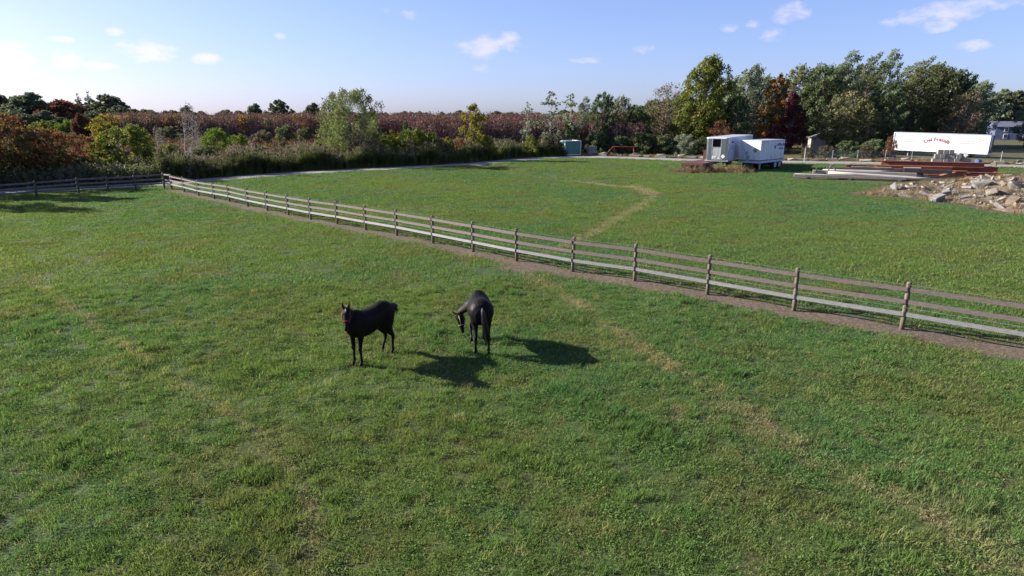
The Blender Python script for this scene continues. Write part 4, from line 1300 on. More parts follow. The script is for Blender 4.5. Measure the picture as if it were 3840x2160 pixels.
# row of slabs along the far side of the drive
k = 0
xs = 13.5
while xs < 76:
    Lg = gR.uniform(.7, 1.9)
    if 54.3 < xs < 59.8:
        xs += .6; continue
    base = np.array([xs + Lg / 2, 0]); base[1] = yroad(base[0]) + np.interp(base[0], [12, 30, 60], [3.4, 4.0, 4.3]) + gR.uniform(-.25, .25)
    kind = gR.choice(['limestone', 'limestone', 'limestone', 'tan_stone', 'concrete'])
    me = CH[kind][gR.choice([0, 1, 3, 4])]
    hgt_ = gR.uniform(.3, .55) / .5
    tint = {'limestone': 'pale limestone', 'tan_stone': 'tan', 'concrete': 'grey concrete'}[kind]
    stone('stone_slab', me, (base[0], base[1], .16), (Lg, gR.uniform(.8, 1.1), hgt_), (gR.uniform(-.06, .06), gR.uniform(-.07, .07), math.atan2(-.35, 1) + gR.uniform(-.2, .2)),
          tint + ' slab lying in the stone row along the gravel drive', 'stone', 'stone slabs along the drive, ' + tint)
    if gR.random() < .45:
        me2 = CH[gR.choice(['limestone', 'tan_stone'])][gR.choice([1, 4])]
        tint2 = 'pale limestone' if me2.materials[0].name == 'limestone' else 'tan'
        stone('stone_slab', me2, (base[0] + gR.uniform(-.2, .2), base[1] + .15, .44), (gR.uniform(.7, 1.3), .8, .75), (gR.uniform(-.1, .1), gR.uniform(-.1, .1), gR.uniform(-.5, .3)),
              tint2 + ' slab stacked on another in the row along the drive', 'stone', 'stacked stone slabs along the drive, ' + tint2)
    xs += Lg + (gR.uniform(.05, .3) if gR.random() < .8 else gR.uniform(.5, 1.4)); k += 1

# rubble heap
placed = []
named = [  # (x, y, size, kind, mesh, rot, label)
    (30.3, 45.7, (1.9, 1.1, 1.5), 'concrete', 0, (.1, -.2, .5), 'long pale concrete slab leaning at the tip of the rubble heap'),
    (30.9, 47.8, (1.7, .9, 1.2), 'concrete', 3, (.3, .45, -.7), 'narrow concrete beam piece tilted steeply in the rubble heap'),
    (29.9, 50.5, (1.5, 1.2, 1.8), 'dark_stone', 2, (.2, .3, 1.2), 'dark charcoal slab standing on edge beside the timber pile'),
    (34.1, 45.7, (2.0, 1.5, 1.3), 'limestone', 0, (-.35, .15, .9), 'large tilted cream stone block in the middle of the rubble'),
    (35.0, 48.0, (2.1, 1.2, 1.2), 'concrete', 4, (.25, -.2, .2), 'broad flat concrete slab propped on the rubble slope'),
    (36.5, 45.6, (1.1, .9, 1.9), 'limestone', 2, (.1, .1, .4), 'upright pale stone block beside a dark hollow'),
    (33.3, 42.6, (1.5, 1.2, 1.4), 'tan_stone', 0, (.2, -.25, .6), 'tan stone block low on the rubble slope near the grass'),
    (38.1, 51.3, (1.3, .6, 1.7), 'concrete', 2, (.1, .9, .7), 'pointed slab standing upright on the brown rubble slope'),
    (39.2, 45.0, (2.4, 1.7, 1.2), 'concrete', 4, (.5, -.3, .3), 'big broken concrete slab overhanging a dark gap in the heap'),
    (40.2, 44.0, (1.6, .7, 1.2), 'concrete', 3, (.2, .5, -.6), 'short concrete bar lying across the overhanging slab'),
    (31.7, 49.3, (1.1, .8, .8), 'limestone', 4, (.1, .35, .3), 'small white stone plate tilted near the timber pile'),
    (36.0, 39.6, (1.3, 1.0, 1.1), 'concrete', 2, (.2, .2, .9), 'grey stone block at the foot of the rubble heap'),
]
def mz1(x, y): 
    q = np.array([[x, y]]); return float(mound_z(q)[0] + gz(q)[0])
for x, y, sz, kd, mi_, rt, lb in named:
    sz = tuple(q_ * .66 for q_ in sz)
    stone('rubble_block', CH[kd][mi_], (x, y, mz1(x, y) + .16), sz, rt, lb, 'rubble', None)
    placed.append((x, y, max(sz[0], sz[1]) * .45))
cnt = 0; tries = 0
while cnt < 280 and tries < 9000:
    tries += 1
    x, y = gR.uniform(26.5, 58), gR.uniform(36, 58)
    q = float(mound_q(np.array([[x, y]]))[0])
    if q > .99 or x > .86 * y + 1.5: continue
    s = gR.choice([.22, .27, .33, .4, .5, .68]) * gR.uniform(.8, 1.25)
    if any((x - a) ** 2 + (y - b) ** 2 < (r_ + s * .35) ** 2 for a, b, r_ in placed): continue
    placed.append((x, y, s * .4))
    kd = gR.choice(['concrete', 'concrete', 'limestone', 'limestone', 'tan_stone', 'dark_stone'])
    tint = {'concrete': 'grey concrete', 'limestone': 'pale limestone', 'tan_stone': 'tan stone', 'dark_stone': 'dark grey stone'}[kd]
    szn = 'small' if s < .5 else 'chunky'
    stone('rubble_piece', CH[kd][gR.randrange(6)], (x, y, mz1(x, y) + s * .14), (s * gR.uniform(.9, 1.4), s * gR.uniform(.8, 1.1), s * gR.uniform(.8, 1.3)),
          (gR.uniform(-.6, .6), gR.uniform(-.6, .6), gR.uniform(0, 6.3)), szn + ' ' + tint + ' fragment lying in the rubble heap', 'rubble', szn + ' ' + tint + ' fragments in the rubble heap')
    cnt += 1
for i in range(16):       # white stones at the back of the heap next to the drive
    x = gR.uniform(52, 63); y = yroad(x) - gR.uniform(3.6, 6.2)
    s = gR.uniform(.35, .9)
    stone('rubble_piece', CH['limestone'][gR.randrange(6)], (x, y, .12 + gR.choice([0, 0, .25])), (s * 1.2, s, s), (gR.uniform(-.4, .4), gR.uniform(-.4, .4), gR.uniform(0, 6)),
          'whitish stone in the loose heap between rubble and drive', 'rubble', 'whitish stones by the drive')

# concrete block stack and the pair by the green box
bk = {}
def block(loc, rz, label, size=(.56, .62, .56), group=None, mt='concrete'):
    key = (size, mt)
    if key not in bk:
        me = MB().box((0, 0, 0), size).mesh('concrete_block')
        bm = bmesh.new(); bm.from_mesh(me); bmesh.ops.bevel(bm, geom=bm.edges[:], offset=.025, segments=1, affect='EDGES'); bm.to_mesh(me); bm.free()
        me.materials.append(MATS[mt]); bk[key] = me
    o = bpy.data.objects.new('concrete_block', bk[key]); link(o); o.location = loc; o.rotation_euler.z = rz
    return tag(o, label, 'block', group)
o3 = Vector((55.6, 85.6, 0)); d3 = Vector((.93, -.36, 0)); ang = math.atan2(-.36, .93)
rowsB = [(0, [-.1, .5, 1.1, 1.72, 2.32], 'bottom'), (1, [.12, .70, 1.32, 1.9, 2.5], 'middle'), (2, [.42, 1.02, 1.62], 'top')]
for r_, xs_, nm in rowsB:
    for i, x in enumerate(xs_):
        pos = o3 + d3 * x + Vector((0, gR.uniform(-.08, .08), .3 + .575 * r_))
        block(pos, ang + gR.uniform(-.06, .06), 'grey concrete block in the %s course of the block stack' % nm, group='%s course of the concrete block stack' % nm)
o_ = block(o3 + d3 * 3.6 + Vector((0, .2, .42)), ang - .15, 'long concrete block fallen at the end of the block stack', (1.4, .6, .5)); o_.rotation_euler.y = .22
brl = MB(); n_ = 14
brl.tube([(-.42, 0, 0), (-.40, 0, 0), (.40, 0, 0), (.42, 0, 0)], [.24, .28, .28, .24], 14)
o_ = brl.build('plastic_drum', MATS['blue_plastic'], None, (o3.x + 4.45, o3.y - 1.75, .3)); o_.rotation_euler.z = ang + .9
tag(o_, 'dark blue plastic drum lying beside the concrete blocks', 'drum')
block((12.75, 104.2, .36), R(18), 'lower of two grey blocks beside the green storage box', (1.45, 1.0, .7), None, 'concrete')
block((12.7, 104.2, 1.06), R(21), 'upper of two grey blocks beside the green storage box', (1.35, .95, .68), None, 'concrete')

# timbers and steel
def beam(kind, a, b, w, h, mat, label, group=None, name=None):
    a, b = Vector(a), Vector(b); zk = 1.32 if kind == 'I' else 1.08; a.z *= zk; b.z *= zk; h *= 1.2 if kind == 'I' else .92; d = b - a; ln = d.length
    m = MB()
    if kind == 'round':
        m.tube([(-ln / 2, 0, 0), (-ln / 4, 0, .01), (ln / 4, 0, 0), (ln / 2, 0, 0)], [w / 2, w * .49, w * .47, w * .43], 10)
    elif kind == 'I':
        t = h * .09
        m.box((0, 0, h / 2 - t / 2), (ln, w, t)); m.box((0, 0, -h / 2 + t / 2), (ln, w, t)); m.box((0, 0, 0), (ln - .004, w * .12, h - 2 * t))
    else:
        m.box((0, 0, 0), (ln, w, h))
    o = m.build(name or {'round': 'pole', 'I': 'steel_beam', 'box': 'timber'}[kind], MATS[mat], None, (a + b) / 2, smooth=(kind == 'round'), bevel=0 if kind != 'box' else .015)
    o.rotation_euler = d.to_track_quat('X', 'Z').to_euler()
    return tag(o, label, 'beam', group)
D = Vector((.935, -.355, 0)); Nn = Vector((.355, .935, 0)); O = Vector((27.6, 63.4, 0))
def bp(u, v, z): 
    p = O + D * u + Nn * v; return (p.x, p.y, z)
for u in (1.2, 5.0, 9.2):
    beam('box', bp(u, -.2, .08), bp(u, 3.8, .08), .2, .15, 'dark_timber', 'dark sleeper laid crosswise under the timber pile', 'sleepers under the timber pile')
beam('box', bp(0, 0, .30), bp(9.6, 0, .28), .34, .28, 'grey_timber', 'long grey squared timber along the front of the pile')
beam('round', bp(3.0, .12, .60), bp(12.6, -.1, .26), .3, .3, 'pale_pole', 'pale debarked pole resting on the front timber')
beam('round', bp(.1, .45, .32), bp(3.6, .5, .33), .24, .24, 'pale_pole', 'short pale pole stub at the pile end')
beam('box', bp(1.7, .75, .62), bp(10.5, .65, .58), .4, .36, 'grey_timber', 'thick grey timber in the second layer of the pile')
beam('round', bp(2.6, 1.2, .72), bp(9.0, 1.2, .74), .26, .26, 'pale_pole', 'pale grey pole behind the thick timber')
beam('box', bp(2.3, 1.6, .55), bp(11.2, 1.5, .5), .45, .4, 'dark_timber', 'dark weathered timber in the middle of the pile')
beam('box', bp(3.0, 2.1, .86), bp(11.5, 2.05, .84), .42, .3, 'dark_timber', 'dark brown timber lying on top of the pile')
beam('box', bp(9.6, 1.6, .9), bp(13.4, 1.2, .86), .6, .34, 'black_steel', 'blackened beam jutting past the timber ends')
beam('box', bp(8.8, .9, .36), bp(13.1, .7, .34), .5, .3, 'black_steel', 'black beam low at the end of the pile')
beam('box', bp(5.2, 2.2, 1.06), bp(8.6, 2.0, 1.05), .3, .07, 'grey_timber', 'loose grey board on top of the timbers', None)
beam('box', bp(9.6, 1.9, 1.1), bp(11.0, 1.7, 1.11), .35, .06, 'pale_pole', 'small pale plank on the blackened beam', None)
beam('box', bp(2.9, .28, .5), bp(3.25, .62, 1.28), .1, .1, 'dark_timber', 'upright stake leaning against the pale poles', None)
beam('box', bp(3.75, .9, .7), bp(3.3, .6, 1.3), .1, .1, 'grey_timber', 'grey stake leaning the other way on the pile', None)
beam('box', bp(1.9, .55, .5), bp(2.0, .5, 1.0), .12, .1, 'dark_timber', 'short dark peg standing at the end of the pale poles', None)
beam('box', bp(3.2, 3.4, .3), bp(12.0, 3.3, .3), .5, .42, 'dark_timber', 'dark timber on the ground behind the pile')
for i, (u0, u1, v, z, mt, lb) in enumerate([
        (4.6, 15.6, 4.6, .32, 'rust', 'rusty steel girder closest behind the dark timbers'), (5.6, 15.0, 5.6, .30, 'rust', 'second rusty girder behind the dark timbers'),
        (7.6, 14.2, 4.9, .72, 'rust_bright', 'brighter red girder stacked on the rusty steel'), (6.2, 18.2, 7.2, .32, 'rust', 'rusty girder alongside the drive side of the pile'),
        (12.4, 19.0, 6.2, .30, 'rust', 'short rusty girder at the end of the steel stack'), (11.6, 18.4, 6.7, .70, 'rust', 'dark rusty beam lying across the steel stack end'),
        (12.2, 16.6, 1.4, .26, 'rust_bright', 'orange steel beam on the grass by the rubble'), (5.0, 13.0, 5.3, .68, 'rust', 'rusty girder laid on the two behind the dark timbers'),
        (8.4, 17.2, 6.6, .98, 'rust', 'rusty girder on the very top of the steel stack'), (9.0, 15.2, 3.9, .5, 'rust_bright', 'red girder wedged against the dark timbers')]):
    beam('I', bp(u0, v, z), bp(u1, v - .25, z), .34, .4, mt, lb)
beam('box', bp(12.9, 2.6, .35), bp(14.2, 3.6, .6), .4, .35, 'rust_bright', 'stubby orange steel offcut set crosswise at the beam ends')
beam('box', bp(18.2, 6.0, .1), bp(20.8, 5.4, .1), .3, .12, 'grey_timber', 'pale board on the grass past the steel stack')

# ------------------------------------------------------------------ leaves and trees
LM = {}
def LF(name, *a, **k): LM[name] = leaf_mat('leaf_' + name, *a, **k)
LF('green', (.090, .112, .046), (.152, .168, .068), (.125, .118, .06))
LF('dark', (.056, .084, .037), (.108, .14, .058))
LF('olive', (0.108, 0.114, 0.048), (0.183, 0.176, 0.078), (0.198, 0.155, 0.085))
LF('silver', (0.133, 0.168, 0.098), (0.233, 0.260, 0.163), (0.094, 0.129, 0.066))
LF('maple', (.115, .155, .028), (.20, .21, .04), (.20, .13, .035), scale=.3, cfrac=.68)
LF('orange', (0.238, 0.101, 0.033), (0.340, 0.174, 0.048), (0.078, 0.090, 0.037), scale=.35, cfrac=.55)
LF('crimson', (.10, .028, .034), (.15, .045, .048), (.075, .045, .045))
LF('bronze', (0.154, 0.113, 0.066), (0.239, 0.176, 0.104), (0.104, 0.112, 0.057))
LF('willow', (0.112, 0.158, 0.043), (0.194, 0.230, 0.070), (0.128, 0.110, 0.058), scale=.25, cfrac=.56)
LF('yellow', (0.168, 0.152, 0.021), (0.263, 0.221, 0.032), (0.095, 0.105, 0.026), scale=.5)
LF('yellowgreen', (.135, .17, .026), (.24, .25, .042), (.085, .115, .03), scale=.5)
LF('lime', (.09, .15, .02), (.14, .20, .03))
LF('sumac', (.18, .058, .03), (.22, .10, .035), (.115, .105, .035), scale=.4, cfrac=.48)
LF('redbrown', (0.136, 0.052, 0.035), (0.200, 0.096, 0.051), (0.096, 0.081, 0.037), scale=.4)
LF('thicket', (.105, .056, .045), (.15, .09, .068), (.13, .058, .046), scale=.5, var=.7)
LF('thicket_yellow', (.24, .15, .03), (.30, .20, .05))
LF('brushleaf', (0.091, 0.082, 0.047), (0.140, 0.115, 0.070), (0.076, 0.086, 0.036), var=.6)
LF('reed', (.08, .10, .032), (.145, .155, .055), None, trans=.3, var=.5)
LF('plume', (.15, .12, .085), (.21, .17, .12), None, trans=.3)
LF('pine', (0.028, 0.050, 0.043), (0.062, 0.095, 0.076))
LF('far', (.085, .115, .065), (.145, .175, .10), (.15, .14, .075), var=.6)
LF('straw', (.17, .125, .07), (.25, .19, .11), None, trans=.2)
LF('rust_straw', (.22, .11, .05), (.27, .15, .07), None, trans=.2)
worn('twig', (.13, .10, .108), (.19, .15, .158), 3, .9, bump=0, var=.3)

LEAF_K = 1.0
def leaves_np(g, c, L_, asp, updir=None, ub=0.0):
    n = len(c)
    u = g.normal(size=(n, 3)); 
    if updir is not None: u = u + np.asarray(updir) * ub
    u /= np.linalg.norm(u, axis=1)[:, None]
    w = g.normal(size=(n, 3)); w -= (w * u).sum(1)[:, None] * u; w /= np.linalg.norm(w, axis=1)[:, None]
    ln = L_ * LEAF_K * g.uniform(.65, 1.35, n)[:, None]; wd = ln * asp
    V = np.stack([c - u * ln / 2, c + w * wd / 2 - u * ln * .05, c + u * ln / 2, c - w * wd / 2 - u * ln * .05], 1).reshape(-1, 3)
    F = np.arange(4 * n).reshape(n, 4)
    return V, F

def make_tree(seed, h, rad, base, prof, ncl, per, leaf, asp=.55, crad=.16, lean=(0, 0), sweep=(0, 0, 0), strunk=.02, fill=.4, limb_mat='bark', leafmat='green', trunk_h=.8, droop=0.0, limbs=1.0, multi=1, upb=.0, taper=.35):
    """h height, rad crown radius, base height of the crown's foot; prof(t) relative radius from foot (0) to top (1)"""
    g = np.random.default_rng(seed)
    C, Rr = [], []
    tries = 0
    while len(C) < ncl and tries < ncl * 40:
        tries += 1
        t = g.uniform(0, 1) ** .85; a = g.uniform(0, 2 * np.pi)
        wob = 1 + .17 * np.sin(2 * a + seed) + .15 * np.sin(3.7 * a + 5 * t + seed * 1.7) + .12 * np.sin(9 * t + 2 * a)
        rr = prof(t) * rad * wob * (g.uniform(0, 1) ** fill)
        if prof(t) < g.uniform(0, .55): continue
        p = np.array([rr * np.cos(a) + lean[0] * t ** 1.5, rr * np.sin(a) + lean[1] * t ** 1.5, base + t * (h - base)])
        C.append(p); Rr.append(rad * crad * g.uniform(.6, 1.35) * (1.0 - taper * t))
    C = np.array(C); Rr = np.array(Rr)
    # wood
    m = MB(); r0 = h * strunk
    stems = []
    for sdx in range(multi):
        a = 2 * np.pi * sdx / multi + seed
        off = np.array([math.cos(a), math.sin(a)]) * (0 if multi == 1 else r0 * 1.6)
        sp = (0 if multi == 1 else rad * .45)
        pts = []
        for k in range(6):
            t = k / 5; z = t * h * trunk_h
            pts.append(np.array([off[0] + sp * math.cos(a) * t ** 1.2 + lean[0] * t ** 1.5 * .7 + g.normal(0, .012 * h) * (t > 0), off[1] + sp * math.sin(a) * t ** 1.2 + lean[1] * t ** 1.5 * .7 + g.normal(0, .012 * h) * (t > 0), z - .1]))
        stems.append(np.array(pts))
        q = r0 / (multi ** .5)
        m.tube([tuple(p) for p in pts], [q * 1.25, q, q * .82, q * .6, q * .4, q * .16], 7)
    order = g.permutation(len(C))[: int(len(C) * limbs)]
    for i in order:
        st = stems[g.integers(len(stems))]
        zc = C[i][2]; zt = max(.12 * h, min(zc - .45 * np.hypot(*C[i][:2]) - .03 * h, h * trunk_h * .97))
        f = (zt + .1) / (h * trunk_h) * 5; k0 = int(min(4, max(0, f))); s0 = st[k0] + (st[k0 + 1] - st[k0]) * (f - k0)
        mid = (s0 + C[i]) / 2 + np.array([0, 0, -.06 * np.linalg.norm(C[i] - s0)]) + g.normal(0, .02 * h, 3)
        rb = max(.012, r0 * .34 * (1 - zt / h))
        m.tube([tuple(s0), tuple(mid), tuple(C[i])], [rb, rb * .65, rb * .25], 4, False)
    trunk = m.mesh('trunk', True, False)
    # foliage
    cc, vv = [], []
    sw = np.asarray(sweep, float)
    for c, r_ in zip(C, Rr):
        k = max(2 if per < 5 else 6, int(per * 1.6 * (r_ / (rad * crad)) ** 2))
        q = g.normal(size=(k, 3)); q /= np.linalg.norm(q, axis=1)[:, None]
        q *= (g.uniform(0, 1, k) ** .45)[:, None] * r_
        q[:, 2] *= .8
        s_ = g.uniform(-.6, 1.0, k)[:, None] * sw[None] * r_
        p = c + q + s_
        if droop: p[:, 2] -= droop * g.uniform(0, 1, k) ** 1.5 * r_ * 2
        cc.append(p); vv.append(np.clip(g.normal(.5, .22, k) + g.normal(0, .15), 0, 1))
    cc = np.concatenate(cc); vv = np.concatenate(vv)
    V, F = leaves_np(g, cc, leaf, asp, (0, 0, -1) if droop else (sweep if np.linalg.norm(sweep) > 0 else None), 1.2 if droop else upb)
    crown = np_mesh('crown', V, F, False, {'var': ('FACE', vv)})
    trunk.materials.append(MATS[limb_mat]); crown.materials.append(LM[leafmat])
    return trunk, crown

rnd_ = lambda t: math.sqrt(max(0, 1 - (2 * t - 1) ** 2 * .92)) * (1.0 - .1 * t)
oval = lambda t: max(.05, math.sin(math.pi * min(1, t * .86 + .12)) ** .75)
cone = lambda t: max(.09, (1 - t) ** .85) * min(1, .55 + t * 4)
dome = lambda t: math.sqrt(max(.02, 1 - t ** 2.2))
vase = lambda t: (.35 + .75 * t) * math.sqrt(max(.03, 1 - max(0, (t - .55) / .45) ** 2))
WIND = (.75, 0, .95)
LEAF_K = 1.22
PROTO = {
    'maple': make_tree(1, 15.6, 5.2, 1.0, oval, 330, 60, .30, .6, .15, (.9, 0), WIND, leafmat='maple'),
    'maple_g': make_tree(2, 14.0, 4.6, 1.6, oval, 200, 55, .30, .55, .16, (.9, 0), WIND, leafmat='silver'),
    'green_a': make_tree(3, 14.5, 4.6, 1.2, oval, 200, 58, .30, .55, .16, (.8, 0), WIND, leafmat='green'),
    'green_b': make_tree(4, 13.5, 4.2, 1.0, rnd_, 190, 58, .30, .55, .17, (.6, 0), WIND, leafmat='dark'),
    'silver_a': make_tree(5, 16.0, 4.0, 1.5, oval, 190, 52, .28, .5, .17, (1.6, 0), (.95, 0, .9), leafmat='silver'),
    'silver_b': make_tree(6, 16.0, 3.6, 1.5, oval, 170, 52, .28, .5, .18, (2.2, 0), (1.0, 0, .85), leafmat='green'),
    'orange': make_tree(7, 13.5, 3.6, 1.2, oval, 170, 56, .30, .6, .17, (.4, 0), (.3, 0, .5), leafmat='orange'),
    'crimson': make_tree(8, 10.5, 3.0, .9, cone, 170, 56, .24, .6, .17, (0, 0), (.1, 0, .5), leafmat='crimson'),
    'thin': make_tree(9, 12.0, 4.2, 1.5, oval, 150, 24, .24, .5, .18, (.5, 0), WIND, leafmat='bronze', limbs=1.0, fill=.55),
    'olive': make_tree(10, 9.6, 4.4, .8, rnd_, 170, 52, .32, .6, .18, (.6, 0), (.5, 0, .3), leafmat='olive'),
    'willow': make_tree(11, 9.2, 4.3, 1.6, lambda t: .35 + .75 * math.sin(math.pi * min(1, t * .8 + .15)), 230, 62, .26, .3, .15, (0, 0), (0, 0, .3), leafmat='willow', droop=.8, multi=5, trunk_h=.75, strunk=.016),
    'yellowtree': make_tree(12, 7.8, 2.5, .8, oval, 120, 34, .22, .6, .2, (.2, 0), (.2, 0, .4), leafmat='yellow', fill=.6),
    'sparse': make_tree(13, 8.6, 1.9, 1.6, oval, 70, 14, .22, .7, .2, (.2, 0), (.1, 0, .5), limb_mat='bark_pale', leafmat='silver', limbs=1.0, fill=.6, strunk=.009),
    'darkbush': make_tree(14, 8.2, 3.4, .3, dome, 150, 56, .28, .6, .18, (.2, 0), (.3, 0, .3), leafmat='dark'),
    'shrub_yg': make_tree(15, 4.6, 3.0, .2, dome, 110, 52, .22, .6, .2, leafmat='yellowgreen', trunk_h=.7, multi=3),
    'shrub_y': make_tree(16, 4.0, 2.2, .1, dome, 90, 46, .20, .6, .22, leafmat='yellow', trunk_h=.7, multi=3),
    'shrub_red': make_tree(17, 5.0, 3.2, 1.2, lambda t: .55 + .5 * math.sin(math.pi * min(1, t)), 130, 40, .24, .45, .18, leafmat='sumac', trunk_h=.8, multi=6, strunk=.012),
    'shrub_olive': make_tree(18, 3.0, 2.0, .05, dome, 80, 50, .20, .55, .24, leafmat='brushleaf', trunk_h=.7, multi=4),
    'shrub_lime': make_tree(19, 3.6, 2.1, .1, dome, 90, 50, .20, .4, .22, (0, 0), (0, 0, .6), leafmat='lime', trunk_h=.7, multi=3),
    'shrub_green': make_tree(20, 3.2, 2.2, .05, dome, 90, 52, .20, .6, .23, leafmat='green', trunk_h=.7, multi=4),
    'shrub_dark': make_tree(21, 3.0, 2.2, .02, dome, 90, 55, .20, .6, .24, leafmat='dark', trunk_h=.7, multi=4),
    'shrub_bronze': make_tree(22, 4.4, 2.4, .2, dome, 100, 36, .20, .5, .22, leafmat='redbrown', trunk_h=.7, multi=4),
    'shrub_silver': make_tree(23, 2.6, 1.6, .05, dome, 80, 46, .16, .35, .22, (0, 0), (.2, 0, .6), leafmat='silver', trunk_h=.7, multi=4),
    'far_a': make_tree(24, 11, 5.0, .3, rnd_, 330, 36, .46, .7, .15, leafmat='far', fill=.6),
    'far_b': make_tree(25, 11, 4.4, .3, oval, 320, 36, .46, .7, .16, (.6, 0), (.5, 0, .6), leafmat='far', fill=.6),
    'far_red': make_tree(26, 8.5, 5.0, .2, dome, 230, 46, .45, .7, .22, leafmat='redbrown'),
    'pine': make_tree(27, 13, 3.0, .8, cone, 300, 44, .4, .25, .17, (0, 0), (.4, 0, 0), leafmat='pine', fill=.5, taper=.8, trunk_h=.98),
    'bare': make_tree(28, 7.6, 1.5, 2.2, oval, 120, 2, .14, .5, .2, (.4, 0), (.2, 0, .8), limb_mat='bark_pale', leafmat='bronze', strunk=.010, trunk_h=.92, multi=2),
}
LEAF_K = 1.0
PH = {'maple': 15.6, 'maple_g': 14, 'green_a': 14.5, 'green_b': 13.5, 'silver_a': 16, 'silver_b': 16, 'orange': 13.5, 'crimson': 10.5, 'thin': 12, 'olive': 9.6, 'willow': 9.2,
      'yellowtree': 7.8, 'sparse': 8.6, 'darkbush': 8.2, 'shrub_yg': 4.6, 'shrub_y': 4, 'shrub_red': 5, 'shrub_olive': 3, 'shrub_lime': 3.6, 'shrub_green': 3.2, 'shrub_dark': 3.0,
      'shrub_bronze': 4.4, 'shrub_silver': 2.6, 'far_a': 11, 'far_b': 11, 'far_red': 8.5, 'pine': 13, 'bare': 7.6}
def plant(kind, xd, Y, h, wide=1.0, label='', name='tree', rz=None, group=None, cat=None):
    tr, cr = PROTO[kind]
    s = h / PH[kind]
    x = put(xd, Y, h * .5)
    root = empty(name, (x, Y, 0 if Y < 110 else 0), (gR.uniform(-.35, .35) if rz is None else rz))
    root.scale = (s * wide, s * wide, s)
    tag(root, label, cat or ('shrub' if 'shrub' in name else 'tree'), group)
    o = bpy.data.objects.new('trunk', tr); link(o, root)
    o = bpy.data.objects.new('crown', cr); link(o, root)
    return root

# right-hand wood behind the trailers, left to right
plant('sparse', 1325, 104, 8.0, .8, 'slim pale stemmed sapling with few leaves beside the reeds', 'sapling')
plant('sparse', 1383, 106, 9.6, 1.15, 'tallest pale stemmed sapling behind the dark reed bank', 'sapling', 1.1)
plant('sparse', 1438, 110, 9.4, 1.2, 'pale sapling rising directly behind the green storage box', 'sapling', 2.3)
plant('silver_a', 1462, 116, 9.0, .75, 'thin grey green tree between the saplings and the dark tree', 'tree')
plant('darkbush', 1432, 110, 5.0, .75, 'dark green leafy bush hugging the back of the storage box', 'shrub')
plant('green_b', 1512, 113, 9.6, .78, 'dense dark green tree behind the grey block pair', 'tree')
plant('green_a', 1556, 116, 9.4, .82, 'mid green tree with ragged top behind the red cart', 'tree')
plant('darkbush', 1603, 114, 7.3, .85, 'low round dark tree behind the red cart end', 'tree')
plant('thin', 1672, 116, 11.6, .95, 'thin leaved grey brown tree left of the yellow green maple', 'tree')
plant('maple', 1768, 113, 15.6, .88, 'tallest yellow green maple behind the trailers', 'tree', 0)
plant('shrub_bronze', 1815, 108, 5.2, .9, 'rusty red shrub behind the aluminium nosed trailer', 'shrub')
plant('maple_g', 1876, 118, 14.4, .82, 'grey green windblown tree right of the maple', 'tree', .1)
plant('green_b', 1850, 112, 9.0, .8, 'dark undertree between maple and orange tree', 'tree')
plant('orange', 1946, 117, 13.2, .9, 'orange autumn tree among the green ones', 'tree', 0)
plant('crimson', 1992, 112, 10.6, .95, 'narrow dark crimson tree below the green crowns', 'tree', 0)
plant('green_a', 2000, 126, 15.3, .85, 'green tree rising behind the crimson one', 'tree', .2)
plant('green_b', 2062, 122, 14.4, .9, 'dark green tree between the crimson tree and the garage', 'tree')
plant('silver_a', 2108, 122, 16.8, .95, 'tall silvery tree with a feathery top above the garage', 'tree', 0)
plant('silver_b', 2163, 126, 17.4, .9, 'tall leaning green tree right of the silvery one', 'tree', 0)
plant('silver_a', 2216, 128, 17.6, .8, 'slim feathery tree bent by wind in the tall group', 'tree', .15)
plant('olive', 2128, 109, 9.6, .9, 'olive bushy tree standing in front of the garage', 'tree', .6)
plant('green_b', 2225, 118, 11.5, .9, 'dark broad tree filling the gap left of the long trailer', 'tree')
plant('silver_b', 2290, 130, 17.0, 1.0, 'broad windblown tree directly behind the long trailer nose', 'tree', -.1)
plant('green_a', 2345, 134, 16.2, .9, 'dark green tree behind the middle of the long trailer', 'tree')
plant('green_b', 2395, 136, 14.6, .95, 'rounded dark tree behind the long trailer', 'tree')
plant('thin', 2420, 122, 10.4, .95, 'brownish thin tree just behind the long trailer', 'tree')
plant('maple_g', 2450, 130, 12.4, .95, 'pale green tree beside the blue house', 'tree', .2)
plant('far_b', 2508, 200, 13.5, 1.0, 'far dark tree left of the blue house roof', 'tree')
plant('far_a', 2545, 205, 13.4, 1.1, 'far dark tree behind the blue house', 'tree')
plant('silver_a', 2590, 132, 10.5, 1.1, 'silvery tree in front of the blue house', 'tree', .3)
plant('far_a', 2640, 190, 13, 1.2, 'far tree past the right of the blue house', 'tree')
plant('green_a', 1705, 124, 10.5, .9, 'green tree filling the gap behind the thin brown tree', 'tree')
plant('green_b', 2165, 116, 8.5, .8, 'dark tree beside the olive tree at the garage', 'tree')
plant('shrub_silver', 1722, 105, 3.3, 1.0, 'grey silver shrub by the stones left of the trailers', 'shrub', .4)
plant('shrub_green', 1672, 107, 3.0, 1.0, 'green shrub behind the stone row left of the silver one', 'shrub')
plant('shrub_green', 1612, 108, 3.3, 1.05, 'green shrub behind the red cart leg', 'shrub', 2)
plant('shrub_dark', 1560, 108, 2.8, 1.0, 'dark shrub under the red cart frame', 'shrub')
plant('shrub_dark', 1500, 109, 3.4, 1.0, 'dark shrub behind the grey block pair', 'shrub', 1)
plant('shrub_dark', 1770, 107, 2.6, 1.0, 'dark shrub behind the flatbed headboard', 'shrub', 2)
plant('shrub_bronze', 2240, 93.5, 3.2, .55, 'spindly brownish small tree in front of the long trailer nose', 'shrub', .5)
plant('shrub_olive', 2180, 94, 1.9, 1.0, 'low olive shrub at the chain link fence', 'shrub', .5)
plant('shrub_olive', 2080, 93, 1.9, 1.0, 'low brown shrub near the chain link corner post', 'shrub', 1.5)
